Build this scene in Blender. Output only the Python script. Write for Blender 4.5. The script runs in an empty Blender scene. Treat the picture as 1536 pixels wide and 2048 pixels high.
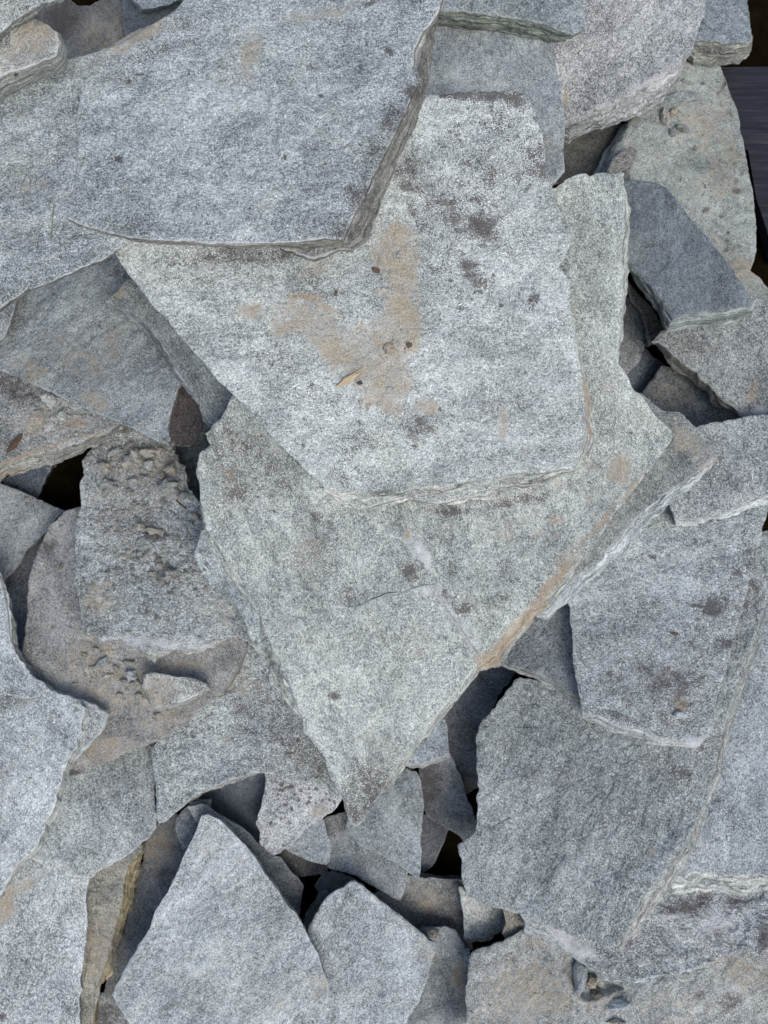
import bpy, math, random
import numpy as np
from mathutils import Matrix, Vector

# ------------------------------------------------------------------ camera, sky, sun, exposure
scene = bpy.context.scene
COL = scene.collection
CAM_Z = 1.30          # metres above the ground; the pile tops out around 0.3
PX = 0.00065          # size of one photograph pixel at one metre (1536 x 2048 picture)
cam_d = bpy.data.cameras.new('camera')
cam = bpy.data.objects.new('camera', cam_d)
COL.objects.link(cam)
cam.location = (0, 0, CAM_Z)
cam.rotation_euler = (0, 0, 0)
cam_d.sensor_fit = 'VERTICAL'
cam_d.sensor_height = 24.0
cam_d.lens = 12.0 / (1024 * PX)
cam_d.clip_start = 0.01
cam_d.clip_end = 200.0
cam_d.dof.use_dof = True
cam_d.dof.focus_distance = 0.98
cam_d.dof.aperture_fstop = 3.2
scene.camera = cam

SUN_EL, SUN_AZ = math.radians(56), math.radians(142)     # high, hazy, from the lower right of the picture
world = bpy.data.worlds.new('World')
scene.world = world
world.use_nodes = True
wn = world.node_tree
bg = wn.nodes['Background']
sky = wn.nodes.new('ShaderNodeTexSky')
sky.sky_type = 'NISHITA'
sky.sun_disc = False
sky.sun_elevation = SUN_EL
sky.sun_rotation = SUN_AZ
sky.air_density = 1.0
sky.dust_density = 4.0
sky.ozone_density = 1.0
wn.links.new(sky.outputs[0], bg.inputs[0])
bg.inputs[1].default_value = 0.14
sun_d = bpy.data.lights.new('sun', 'SUN')
sun_d.energy = 1.0
sun_d.angle = math.radians(34)
sun_d.color = (1.0, 0.97, 0.92)
sun = bpy.data.objects.new('sun', sun_d)
COL.objects.link(sun)
sdir = Vector((math.sin(SUN_AZ) * math.cos(SUN_EL), math.cos(SUN_AZ) * math.cos(SUN_EL), math.sin(SUN_EL)))
sun.rotation_euler = sdir.to_track_quat('Z', 'Y').to_euler()
sun.location = (0, 0, 3)
scene.view_settings.view_transform = 'Standard'
scene.view_settings.look = 'None'
scene.view_settings.gamma = 1.0
scene.view_settings.exposure = 0.47
scene.cycles.use_denoising = True
scene.cycles.use_adaptive_sampling = False

# ------------------------------------------------------------------ noise (vectorised value noise)
def _hash(ix, iy, iz, seed):
    h = (ix.astype(np.int64) * 374761393 + iy.astype(np.int64) * 668265263 + iz.astype(np.int64) * 2147483647 + seed * 1274126177) & 0xffffffff
    h = ((h ^ (h >> 13)) * 1274126177) & 0xffffffff
    h = ((h ^ (h >> 16)) * 2246822519) & 0xffffffff
    return ((h ^ (h >> 15)) & 0xffffff) / float(0xffffff)

def vnoise(x, y, seed, z=None):
    x = np.asarray(x, float); y = np.asarray(y, float)
    z = np.zeros_like(x) if z is None else np.asarray(z, float)
    ix, iy, iz = np.floor(x), np.floor(y), np.floor(z)
    fx, fy, fz = x - ix, y - iy, z - iz
    fx = fx * fx * (3 - 2 * fx); fy = fy * fy * (3 - 2 * fy); fz = fz * fz * (3 - 2 * fz)
    out = 0
    for dx in (0, 1):
        for dy in (0, 1):
            for dz in (0, 1):
                w = (fx if dx else 1 - fx) * (fy if dy else 1 - fy) * (fz if dz else 1 - fz)
                out = out + w * _hash(ix + dx, iy + dy, iz + dz, seed)
    return out * 2 - 1

def fbm(x, y, seed, octaves=4, gain=0.5, z=None):
    a, s, t = 1.0, 0.0, 0.0
    for o in range(octaves):
        f = 2.03 ** o
        s = s + a * vnoise(np.asarray(x) * f + 17.3 * o, np.asarray(y) * f - 9.1 * o, seed + o * 101, None if z is None else np.asarray(z) * f)
        t += a; a *= gain
    return s / t

# ------------------------------------------------------------------ materials
def nd(nt, typ, **kw):
    n = nt.nodes.new(typ)
    for k, v in kw.items():
        setattr(n, k, v)
    return n

def math_n(nt, op, a, b=None, c=None, clamp=False):
    n = nt.nodes.new('ShaderNodeMath'); n.operation = op; n.use_clamp = clamp
    for i, v in enumerate((a, b, c)):
        if v is None: continue
        if isinstance(v, (int, float)): n.inputs[i].default_value = v
        else: nt.links.new(v, n.inputs[i])
    return n.outputs[0]

def noise_n(nt, vec, scale, detail=4, rough=0.55, dist=0.0):
    n = nt.nodes.new('ShaderNodeTexNoise')
    n.inputs['Scale'].default_value = scale; n.inputs['Detail'].default_value = detail
    n.inputs['Roughness'].default_value = rough; n.inputs['Distortion'].default_value = dist
    nt.links.new(vec, n.inputs['Vector'])
    return n.outputs['Fac']

def ramp_n(nt, fac, stops):
    n = nt.nodes.new('ShaderNodeValToRGB')
    el = n.color_ramp.elements
    while len(el) < len(stops): el.new(0.5)
    for e, (p, c) in zip(el, stops):
        e.position = p; e.color = (*c, 1) if len(c) == 3 else c
    nt.links.new(fac, n.inputs[0])
    return n.outputs[0]

def mix_n(nt, fac, a, b, mode='MIX'):
    n = nt.nodes.new('ShaderNodeMix'); n.data_type = 'RGBA'; n.blend_type = mode
    for v, i in ((fac, 0), (a, 6), (b, 7)):
        if isinstance(v, (int, float)): n.inputs[i].default_value = v
        elif isinstance(v, tuple): n.inputs[i].default_value = (*v, 1)
        else: nt.links.new(v, n.inputs[i])
    return n.outputs[2]

def smooth_n(nt, v, lo, hi):
    n = nt.nodes.new('ShaderNodeMapRange'); n.interpolation_type = 'SMOOTHSTEP'
    nt.links.new(v, n.inputs[0]); n.inputs[1].default_value = lo; n.inputs[2].default_value = hi
    return n.outputs[0]

def quartzite():
    m = bpy.data.materials.new('quartzite'); m.use_nodes = True
    nt = m.node_tree; L = nt.links.new
    bs = nt.nodes['Principled BSDF']
    tc = nd(nt, 'ShaderNodeTexCoord')
    oi = nd(nt, 'ShaderNodeObjectInfo')
    off = nd(nt, 'ShaderNodeVectorMath', operation='SCALE')
    off.inputs[0].default_value = (3.1, 1.7, 2.3); L(oi.outputs['Random'], off.inputs[3])
    add = nd(nt, 'ShaderNodeVectorMath', operation='ADD')
    L(tc.outputs['Object'], add.inputs[0]); L(off.outputs[0], add.inputs[1])
    cloud = nd(nt, 'ShaderNodeMapping'); cloud.inputs['Scale'].default_value = (0.66, 1.24, 2.0); L(add.outputs[0], cloud.inputs[0])
    lam = nd(nt, 'ShaderNodeMapping'); lam.inputs['Scale'].default_value = (9.0, 9.0, 420.0); L(add.outputs[0], lam.inputs[0])
    side = nd(nt, 'ShaderNodeAttribute', attribute_name='side').outputs['Fac']
    grain = nd(nt, 'ShaderNodeMapping'); grain.inputs['Scale'].default_value = (0.93, 1.08, 3.0)
    L(add.outputs[0], grain.inputs[0])
    iso = add.outputs[0]
    tint = nd(nt, 'ShaderNodeAttribute', attribute_name='tint')
    marks = nd(nt, 'ShaderNodeAttribute', attribute_name='marks')
    sep = nd(nt, 'ShaderNodeSeparateColor'); L(marks.outputs['Color'], sep.inputs[0])
    contrast = tint.outputs['Alpha']
    a = noise_n(nt, grain.outputs[0], 700, 3, 0.75)
    b = noise_n(nt, grain.outputs[0], 330, 3, 0.65, 0.3)
    c = noise_n(nt, cloud.outputs[0], 20, 5, 0.65, 0.5)
    e_ = noise_n(nt, iso, 95, 4, 0.7, 0.3)
    s_ = noise_n(nt, lam.outputs[0], 1.0, 4, 0.7)
    d = noise_n(nt, iso, 5.5, 3, 0.55)
    # salt and pepper grain; the coarse clouds shift it between pale and dark areas
    v = math_n(nt, 'MULTIPLY_ADD', math_n(nt, 'SUBTRACT', a, 0.5), 2.25, 0.0)
    v = math_n(nt, 'MULTIPLY_ADD', math_n(nt, 'SUBTRACT', b, 0.5), 1.15, v)
    v = math_n(nt, 'MULTIPLY_ADD', math_n(nt, 'SUBTRACT', e_, 0.5), 0.60, v)
    v = math_n(nt, 'MULTIPLY', v, contrast)
    v = math_n(nt, 'MULTIPLY_ADD', math_n(nt, 'SUBTRACT', c, 0.5), 0.62, v)
    v = math_n(nt, 'MULTIPLY_ADD', math_n(nt, 'SUBTRACT', d, 0.5), 0.34, v)
    v = math_n(nt, 'MULTIPLY_ADD', math_n(nt, 'MULTIPLY', math_n(nt, 'SUBTRACT', s_, 0.5), side), 1.5, v)
    v = math_n(nt, 'ADD', v, 0.5, clamp=True)
    base = ramp_n(nt, v, [(0.10, (0.036, 0.040, 0.041)), (0.33, (0.140, 0.152, 0.154)), (0.52, (0.312, 0.330, 0.328)),
                          (0.72, (0.488, 0.508, 0.500)), (0.95, (0.760, 0.775, 0.765))])
    # faint warm / green patina
    g = noise_n(nt, iso, 9, 4, 0.6)
    base = mix_n(nt, math_n(nt, 'MULTIPLY', smooth_n(nt, g, 0.52, 0.72), 0.30), base, mix_n(nt, 1.0, base, (0.99, 0.95, 0.80), 'MULTIPLY'))
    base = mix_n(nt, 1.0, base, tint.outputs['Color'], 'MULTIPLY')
    base = mix_n(nt, 1.0, base, (0.962, 1.008, 1.022), 'MULTIPLY')
    edge = noise_n(nt, iso, 60, 5, 0.7)
    fine = noise_n(nt, iso, 520, 2, 0.6)
    def mask(ch, lo=0.38, hi=0.62, k=0.85, kf=0.25):
        s = math_n(nt, 'MULTIPLY_ADD', math_n(nt, 'SUBTRACT', edge, 0.5), k, ch)
        s = math_n(nt, 'MULTIPLY_ADD', math_n(nt, 'SUBTRACT', fine, 0.5), kf, s)
        return smooth_n(nt, s, lo, hi)
    pale = mask(marks.outputs['Alpha'], 0.30, 1.0, 1.1, 0.5)
    base = mix_n(nt, math_n(nt, 'MULTIPLY', pale, 0.55), base, (0.62, 0.64, 0.66))
    rust = mask(sep.outputs[2], 0.30, 1.05, 1.0, 0.6)
    rustc = mix_n(nt, fine, (0.14, 0.090, 0.045), (0.48, 0.37, 0.235))
    base = mix_n(nt, math_n(nt, 'MULTIPLY', rust, 0.62), base, rustc)
    dots = smooth_n(nt, noise_n(nt, iso, 85, 2, 0.5), 0.715, 0.765)
    base = mix_n(nt, math_n(nt, 'MULTIPLY', dots, 0.6), base, (0.075, 0.062, 0.055))
    ochre = smooth_n(nt, noise_n(nt, iso, 38, 5, 0.75), 0.63, 0.78)
    base = mix_n(nt, math_n(nt, 'MULTIPLY', ochre, 0.34), base, mix_n(nt, 1.0, base, (0.95, 0.80, 0.58), 'MULTIPLY'))
    # dark marks (lichen-like stain, some painted shade) eat the grain's dark half first
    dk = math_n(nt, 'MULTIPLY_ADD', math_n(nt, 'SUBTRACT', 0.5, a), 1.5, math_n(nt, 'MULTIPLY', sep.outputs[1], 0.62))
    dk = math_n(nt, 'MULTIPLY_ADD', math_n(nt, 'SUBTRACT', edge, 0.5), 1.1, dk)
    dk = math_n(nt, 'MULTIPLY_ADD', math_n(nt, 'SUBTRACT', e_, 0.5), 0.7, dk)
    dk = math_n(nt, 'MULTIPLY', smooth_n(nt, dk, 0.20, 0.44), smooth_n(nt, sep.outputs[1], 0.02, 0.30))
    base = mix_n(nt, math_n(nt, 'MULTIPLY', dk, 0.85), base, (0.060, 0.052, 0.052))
    dust = mask(sep.outputs[0], 0.26, 0.80, 1.25, 0.6)
    dtan = smooth_n(nt, noise_n(nt, iso, 30, 4, 0.6), 0.40, 0.62)
    dustc = mix_n(nt, smooth_n(nt, fine, 0.3, 0.7), mix_n(nt, dtan, (0.205, 0.192, 0.168), (0.215, 0.185, 0.138)), mix_n(nt, dtan, (0.465, 0.450, 0.392), (0.440, 0.396, 0.295)))
    base = mix_n(nt, math_n(nt, 'MULTIPLY', dust, 0.84), base, dustc)
    L(base, bs.inputs['Base Color'])
    bs.inputs['Roughness'].default_value = 0.78
    bs.inputs['Specular IOR Level'].default_value = 0.35
    h = math_n(nt, 'MULTIPLY_ADD', b, 0.9, math_n(nt, 'MULTIPLY', a, 0.55))
    h = math_n(nt, 'MULTIPLY_ADD', math_n(nt, 'MULTIPLY', s_, side), 2.2, h)
    h = math_n(nt, 'MULTIPLY_ADD', noise_n(nt, grain.outputs[0], 45, 4, 0.65), 1.6, h)
    cl = noise_n(nt, cloud.outputs[0], 8.5, 6, 0.62, 0.3)
    cl = math_n(nt, 'MULTIPLY', math_n(nt, 'SNAP', cl, 0.055), smooth_n(nt, noise_n(nt, iso, 6, 2), 0.42, 0.60))
    h = math_n(nt, 'MULTIPLY_ADD', cl, 7.0, h)
    bump = nd(nt, 'ShaderNodeBump'); bump.inputs['Strength'].default_value = 1.0
    bump.inputs['Distance'].default_value = 0.0020
    L(h, bump.inputs['Height']); L(bump.outputs[0], bs.inputs['Normal'])
    return m

def simple(name, stops, scale, rough=0.8, stretch=(1, 1, 1), bump=0.4, dist=0.001, spec=0.3):
    m = bpy.data.materials.new(name); m.use_nodes = True
    nt = m.node_tree; bs = nt.nodes['Principled BSDF']
    tc = nd(nt, 'ShaderNodeTexCoord'); mp = nd(nt, 'ShaderNodeMapping'); mp.inputs['Scale'].default_value = stretch
    nt.links.new(tc.outputs['Object'], mp.inputs[0])
    n = noise_n(nt, mp.outputs[0], scale, 5, 0.65, 0.3)
    nt.links.new(ramp_n(nt, n, stops), bs.inputs['Base Color'])
    bs.inputs['Roughness'].default_value = rough
    bs.inputs['Specular IOR Level'].default_value = spec
    b = nd(nt, 'ShaderNodeBump'); b.inputs['Strength'].default_value = bump; b.inputs['Distance'].default_value = dist
    nt.links.new(n, b.inputs['Height']); nt.links.new(b.outputs[0], bs.inputs['Normal'])
    return m

STONE = quartzite()
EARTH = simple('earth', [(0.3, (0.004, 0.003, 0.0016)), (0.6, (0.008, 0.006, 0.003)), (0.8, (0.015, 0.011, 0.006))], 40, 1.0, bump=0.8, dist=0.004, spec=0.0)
BOARD = simple('dark_board', [(0.3, (0.010, 0.012, 0.017)), (0.55, (0.022, 0.025, 0.033)), (0.75, (0.050, 0.053, 0.060))], 22, 0.75, (0.5, 9, 1), spec=0.15)
STRAW = simple('dry_wood', [(0.3, (0.26, 0.21, 0.13)), (0.7, (0.50, 0.43, 0.30))], 300, 0.8, (0.3, 2, 2))
BROWN = simple('brown_husk', [(0.3, (0.055, 0.040, 0.030)), (0.7, (0.14, 0.095, 0.068))], 400, 0.8)
GREEN = simple('dry_green', [(0.3, (0.10, 0.11, 0.06)), (0.7, (0.19, 0.19, 0.11))], 300, 0.8)
BARK = simple('bark', [(0.3, (0.03, 0.02, 0.014)), (0.7, (0.11, 0.07, 0.045))], 250, 0.9, (1, 3, 3))

# ------------------------------------------------------------------ helpers: picture ray -> point on a plane in the place
def ray(p):
    p = np.asarray(p, float)
    return np.stack([(p[..., 0] - 768) * PX, (1024 - p[..., 1]) * PX, -np.ones(p.shape[:-1])], -1)

def on_plane(p, a, b, c, x0, y0):
    """z = c + a (x-x0) + b (y-y0) met by the sight line through picture point p"""
    d = ray(p)
    # CAM_Z - t = c + a(dx t - x0) + b(dy t - y0)
    t = (CAM_Z - c + a * x0 + b * y0) / (1 + a * d[..., 0] + b * d[..., 1])
    return d * t[..., None] + np.array([0, 0, CAM_Z])

def to_px(P):
    k = CAM_Z - P[..., 2]
    return np.stack([P[..., 0] / k / PX + 768, 1024 - P[..., 1] / k / PX], -1)

def in_poly(pts, poly):
    x, y = pts[..., 0], pts[..., 1]
    ins = np.zeros(x.shape, bool)
    q = np.roll(poly, 1, 0)
    for (x1, y1), (x2, y2) in zip(poly, q):
        c = (y1 > y) != (y2 > y)
        if c.any():
            xi = (x2 - x1) * (y - y1) / (y2 - y1 + 1e-12) + x1
            ins ^= c & (x < xi)
    return ins

def seg_dist(pts, poly, closed=True):
    d = np.full(len(pts), 1e9)
    n = len(poly)
    for i in range(n if closed else n - 1):
        p, q = poly[i], poly[(i + 1) % n]
        v = q - p; l2 = (v * v).sum() + 1e-15
        t = np.clip(((pts - p) @ v) / l2, 0, 1)
        d = np.minimum(d, np.hypot(*(pts - p - t[:, None] * v).T))
    return d

# ------------------------------------------------------------------ settling: a height map of the pile so far
GX0, GY0, GS = -0.85, -1.05, 0.005
GNX, GNY = 340, 420
gx = GX0 + (np.arange(GNX) + 0.5) * GS
gy = GY0 + (np.arange(GNY) + 0.5) * GS
GRID = np.stack(np.meshgrid(gx, gy), -1)
H = np.zeros((GNY, GNX))

def settle(poly, low, t, tilt, lock, maxtilt=0.32, sink=0.0015, weight=0.12):
    """rest a slab of thickness t on what lies below; returns the plane of its top face"""
    poly = np.asarray(poly, float)[:, :2]
    c, (a, b) = 0.36, tilt      # comes down the sight line from above
    for it in range(7):
        P0 = on_plane(poly.mean(0), 0, 0, c, 0, 0)
        x0, y0 = P0[0], P0[1]
        Q = on_plane(poly, a, b, c, x0, y0)[:, :2]
        m = in_poly(GRID, Q)
        if low is not None:      # the flaring foot of the stone needs room too
            m |= in_poly(GRID, on_plane(low, a, b, c - t, x0, y0)[:, :2])
        if not m.any():
            return a, b, c, x0, y0
        X, Y, Z = GRID[m][:, 0] - x0, GRID[m][:, 1] - y0, H[m]
        if len(Z) > 2500:
            k = np.linspace(0, len(Z) - 1, 2500).astype(int); X, Y, Z = X[k], Y[k], Z[k]
        if lock:
            cc = (Z - a * X - b * Y).max()
        else:
            A, B = np.meshgrid(np.linspace(-maxtilt, maxtilt, 33), np.linspace(-maxtilt, maxtilt, 33))
            A, B = A.ravel(), B.ravel()
            cc = (Z[None] - A[:, None] * X[None] - B[:, None] * Y[None]).max(1)
            cost = cc + weight * ((A - tilt[0]) ** 2 + (B - tilt[1]) ** 2)
            k = cost.argmin(); a, b, cc = A[k], B[k], cc[k]
        c = cc + t * math.sqrt(1 + a * a + b * b) - sink
    Q = on_plane(poly, a, b, c, x0, y0)[:, :2]
    m = in_poly(GRID, Q)
    H[m] = np.maximum(H[m], c + a * (GRID[m][:, 0] - x0) + b * (GRID[m][:, 1] - y0))
    return a, b, c, x0, y0

def kernel_centre(poly):
    """the point that sees the outline best (for the ring mesh)"""
    lo, hi = poly.min(0), poly.max(0)
    u = np.stack(np.meshgrid(np.linspace(lo[0], hi[0], 40), np.linspace(lo[1], hi[1], 40)), -1).reshape(-1, 2)
    u = u[in_poly(u, poly)]
    q = np.roll(poly, -1, 0); e = q - poly
    ln = np.hypot(*e.T) + 1e-9
    s = ((e[None, :, 0] * (u[:, None, 1] - poly[None, :, 1]) - e[None, :, 1] * (u[:, None, 0] - poly[None, :, 0])) / ln[None])
    return u[np.sort(s, 1)[:, :2].mean(1).argmax()]

def blob_value(px, blobs, seed):
    v = np.zeros(len(px))
    if not blobs: return v
    wx = px[:, 0] + 9 * fbm(px[:, 0] / 40, px[:, 1] / 40, seed + 5, 3)
    wy = px[:, 1] + 9 * fbm(px[:, 0] / 40, px[:, 1] / 40, seed + 9, 3)
    for bl in blobs:
        cx, cy, rx, ry = bl[:4]
        ang = math.radians(bl[4]) if len(bl) > 4 else 0
        st = bl[5] if len(bl) > 5 else 1.0
        dx, dy = wx - cx, wy - cy
        u = (dx * math.cos(ang) + dy * math.sin(ang)) / rx
        w = (-dx * math.sin(ang) + dy * math.cos(ang)) / ry
        r = np.sqrt(u * u + w * w)
        v = np.maximum(v, st * np.clip(1.35 - 0.75 * r, 0, 1))
    return v

def pits(cx, cy, rx, ry, n, seed, lo=2.5, hi=5, st=1.1):
    r = np.random.RandomState(seed)
    return [(cx + r.uniform(-rx, rx), cy + r.uniform(-ry, ry), r.uniform(lo, hi), r.uniform(lo, hi) * .7, r.uniform(0, 180), st) for _ in range(n)]

STONES = {}
OBJ = {}

def stone(key, name, label, poly, t=24, tilt=None, lock=False, tint=(1, 1, 1), contrast=1.0, side=None,
          amp=1.9, micro=0.45, jag=1.6, grain=None, res=4.0, dust=(), dark=(), rust=(), pale=(), steps=(), rim=0.35,
          rim_rust=0.0, side_dust=0.0, side_dark=0.0, round_=1.0, group=None, category='stone slab', drop=0.0, base_dust=0.0, base_dark=0.0, plane=None, parent=None):
    seed = sum(ord(ch) * (i + 7) for i, ch in enumerate(key)) % 9973
    rs = np.random.RandomState(seed)
    gr = rs.uniform(-90, 90)
    grain = gr if grain is None else grain
    P = [tuple(p) + (None, None) if len(p) == 2 else p for p in poly]
    pxy = np.array([p[:2] for p in P], float)
    area = 0.5 * np.sum(pxy[:, 0] * np.roll(pxy[:, 1], -1) - np.roll(pxy[:, 0], -1) * pxy[:, 1])
    if area > 0:       # picture y runs down: make it counter-clockwise in the place
        P = P[::-1]; pxy = pxy[::-1]
    tm = t / 1000.0
    lowpx = np.array([(p[0] + (p[2] or 0), p[1] + (p[3] or 0)) for p in P], float) if any(p[2] is not None for p in P) else None
    if tilt is None:
        tilt = tuple(rs.uniform(-0.05, 0.05, 2))
    if plane is None:
        a, b, c, x0, y0 = settle(pxy, lowpx, tm, tilt, lock)
        STONES[key] = (a, b, c, x0, y0)
    else:
        a, b, c, x0, y0 = plane
    n = np.array([-a, -b, 1.0]); n /= np.linalg.norm(n)
    # local frame: z = face normal, x = grain direction
    g = math.radians(grain)
    ux = np.array([math.cos(g), math.sin(g), 0]); ux -= n * (ux @ n); ux /= np.linalg.norm(ux)
    uy = np.cross(n, ux)
    R = np.stack([ux, uy, n], 1)
    O = np.array([x0, y0, c])
    top = (on_plane(pxy, a, b, c, x0, y0) - O) @ R
    top2 = top[:, :2]
    # lower rim: where the photograph shows the broken side, out by that much, else tucked in a little
    nn = len(P)
    e = np.roll(top2, -1, 0) - np.roll(top2, 1, 0)
    outn = np.stack([e[:, 1], -e[:, 0]], 1) / (np.hypot(*e.T)[:, None] + 1e-9)
    dlow = np.zeros((nn, 2))
    cb = c - tm * math.sqrt(1 + a * a + b * b)
    for i, p in enumerate(P):
        if p[2] is None:
            dlow[i] = -outn[i] * tm * (0.30 if parent is None else -0.35)
        else:
            q = (on_plane(np.array([p[0] + p[2], p[1] + p[3]], float), a, b, cb, x0, y0) - O) @ R
            dlow[i] = q[:2] - top2[i]
    # resample the outline
    rad_s = res / 1000.0
    ring_s = rad_s * 0.68
    pts, low = [], []
    for i in range(nn):
        j = (i + 1) % nn
        L = np.hypot(*(top2[j] - top2[i]))
        k = max(1, int(round(L / ring_s)))
        for s in range(k):
            f = s / k
            pts.append(top2[i] * (1 - f) + top2[j] * f); low.append(dlow[i] * (1 - f) + dlow[j] * f)
    pts, low = np.array(pts), np.array(low)
    N = len(pts)
    e = np.roll(pts, -1, 0) - np.roll(pts, 1, 0)
    on = np.stack([e[:, 1], -e[:, 0]], 1) / (np.hypot(*e.T)[:, None] + 1e-9)
    jm = jag / 1000.0
    arc = np.concatenate([[0], np.cumsum(np.hypot(*np.diff(pts, axis=0).T))])
    total = arc[-1] + ring_s
    def knots(lo, hi, amp_, rnd):
        ks = np.cumsum(rnd.uniform(lo, hi, int(total / lo) + 3)); ks = ks[ks < total - lo]
        if len(ks) < 3: return np.zeros(N)
        return np.interp(arc, ks, rnd.normal(0, amp_, len(ks)), period=total)
    jn = knots(0.007, 0.034, jm * 0.62, rs) + knots(0.003, 0.009, jm * 0.36, rs)
    bite = np.clip(knots(0.004, 0.016, 1.0, rs) - 0.7, 0, 1.3) + 0.5 * np.clip(fbm(pts[:, 0] / 0.008, pts[:, 1] / 0.008, seed + 4, 2, 0.75), 0, 1)
    pts = pts + on * (jn - bite * jm * 0.8)[:, None]
    jl = knots(0.006, 0.034, jm * 0.55, rs) + knots(0.003, 0.009, jm * 0.3, rs)
    low = low + on * jl[:, None]
    cen = kernel_centre(pts[:: max(1, N // 160)])
    rad = np.hypot(*(pts - cen).T)
    Rm = np.percentile(rad, 60)
    K = max(6, int(np.percentile(rad, 75) / rad_s))
    tt = np.concatenate([(np.arange(K) + 1) / K * (1 - 0.0042 / Rm), [1 - 0.0024 / Rm, 1 - 0.0010 / Rm, 1.0]])
    K += 3
    V2 = cen + (pts - cen)[None] * tt[:, None, None]          # K x N x 2
    flat = np.concatenate([[cen], V2.reshape(-1, 2)])
    dist = np.empty(len(flat)); dist[0] = rad.min()
    nearedge = flat.shape[0]
    # distance to the rim (coarse outline far in, exact near it)
    out_c = pts[:: max(1, N // 220)]
    dist = seg_dist(flat, out_c)
    world_f = flat @ R[:, :2].T + O
    px = to_px(world_f)
    X, Y = flat[:, 0], flat[:, 1]
    A = amp / 1000.0
    z = A * 1.2 * fbm(X / 0.11, Y / 0.09, seed, 3)
    q = fbm(X / 0.075, Y / 0.042, seed + 50, 4, 0.55) * 3.0
    fl = np.floor(q); fr = q - fl
    z = z + A * 0.55 * (fl + np.clip((fr - 0.5) * 5 + 0.5, 0, 1))
    z = z + micro / 1000.0 * fbm(X / 0.010, Y / 0.008, seed + 80, 3, 0.6) * 1.6
    # chipped, worn rim
    wv = fbm(X / 0.05, Y / 0.05, seed + 120, 3)
    w = (0.0022 + 0.008 * np.clip(wv - 0.05, 0, 1)) * round_
    ed = (0.0006 + 0.0034 * np.clip(wv - 0.05, 0, 1)) * round_
    z = z - ed * np.clip(1 - dist / w, 0, 1) ** 1.6
    for st in steps:
        sp = np.array(st[0], float); dz = st[1] / 1000.0; wd = st[2] if len(st) > 2 else 3.0
        wob = np.stack([fbm(px[:, 0] / 14, px[:, 1] / 14, seed + 200, 3), fbm(px[:, 0] / 14, px[:, 1] / 14, seed + 201, 3)], 1) * 5
        ins = in_poly(px + wob, sp)
        sd = seg_dist(px + wob, sp)
        f = np.clip(0.5 + np.where(ins, sd, -sd) / (2 * wd), 0, 1)
        z = z + dz * f * f * (3 - 2 * f)
    # sides
    Ls = max(4, int(round(t / max(2.2, res * 0.7))))
    zt = z[1 + (K - 1) * N:]
    rings, zs, vv = [], [], []
    for l in range(1, Ls + 1):
        v = l / Ls
        zz = zt * (1 - v) - tm * v
        str_ = fbm(np.full(N, 0.0) + np.arange(N) * ring_s / 0.05, zz / 0.004, seed + 300, 3, 0.6)
        blk = fbm(pts[:, 0] / 0.018, pts[:, 1] / 0.018, seed + 320, 3, 0.6, z=zz / 0.006)
        # a broken edge drops off in small ledges
        led = np.clip(v + 0.22 * blk, 0, 1)
        led = (np.floor(led * 4) + np.clip((led * 4 - np.floor(led * 4) - 0.5) * 3 + 0.5, 0, 1)) / 4
        led = np.clip(led, 0, 1) if l < Ls else np.ones(N)
        rim_p = pts + low * (0.55 * led + 0.45 * v)[:, None] + on * ((str_ * 0.0018 + blk * 0.0032) * (1 if l < Ls else 0.5) * min(1.0, t / 20))[:, None]
        rim_p = rim_p - on * (0.0035 * max(0.0, (v - 0.78) / 0.22) * min(1.0, t / 20))
        rings.append(rim_p); zs.append(zz); vv.append(np.full(N, v))
    side2 = np.concatenate(rings); sz = np.concatenate(zs); sv = np.concatenate(vv)
    verts = np.concatenate([np.column_stack([flat, z]), np.column_stack([side2, sz]), [[cen[0], cen[1], -tm]]])
    nv = len(verts)
    # faces
    idx = np.arange(N); nxt = (idx + 1) % N
    tris = np.column_stack([np.zeros(N, int), 1 + idx, 1 + nxt])
    R0 = 1 + np.arange(K + Ls - 1)[:, None] * N
    q0 = (R0 + idx[None]).ravel(); q1 = (R0 + N + idx[None]).ravel(); q2 = (R0 + N + nxt[None]).ravel(); q3 = (R0 + nxt[None]).ravel()
    quads = np.column_stack([q0, q1, q2, q3])
    lb = 1 + (K + Ls - 1) * N
    bt = np.column_stack([np.full(N, nv - 1), lb + nxt, lb + idx])
    nf = len(tris) + len(quads) + len(bt)
    loops = np.concatenate([tris.ravel(), quads.ravel(), bt.ravel()]).astype(np.int32)
    starts = np.concatenate([np.arange(N) * 3, 3 * N + np.arange(len(quads)) * 4, 3 * N + 4 * len(quads) + np.arange(N) * 3]).astype(np.int32)
    me = bpy.data.meshes.new(name)
    me.vertices.add(nv); me.vertices.foreach_set('co', verts.ravel().astype(np.float32))
    me.loops.add(len(loops)); me.loops.foreach_set('vertex_index', loops)
    me.polygons.add(nf); me.polygons.foreach_set('loop_start', starts)
    me.update(calc_edges=True)
    sm = np.ones(nf, bool); sm[N + (K - 1) * N:] = False
    me.polygons.foreach_set('use_smooth', sm)
    # marks and tint
    allpx = np.concatenate([px, to_px((np.column_stack([side2, sz])) @ R.T + O), [[0, 0]]])
    nt_, ns_ = len(flat), len(side2)
    mk = np.zeros((nv, 4))
    for ch, bl, bs_, sd_ in ((0, dust, base_dust, side_dust), (1, dark, base_dark, side_dark), (2, rust, 0, 0), (3, pale, 0, 0)):
        mk[:, ch] = np.maximum(blob_value(allpx, bl, seed + ch * 37), bs_)
        if sd_: mk[nt_:nt_ + ns_, ch] = np.maximum(mk[nt_:nt_ + ns_, ch], sd_)
    rimf = np.clip(1 - dist / 0.0045, 0, 1)
    mk[:nt_, 3] = np.maximum(mk[:nt_, 3], rim * rimf * (1.7 + 0.8 * wv))
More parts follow.
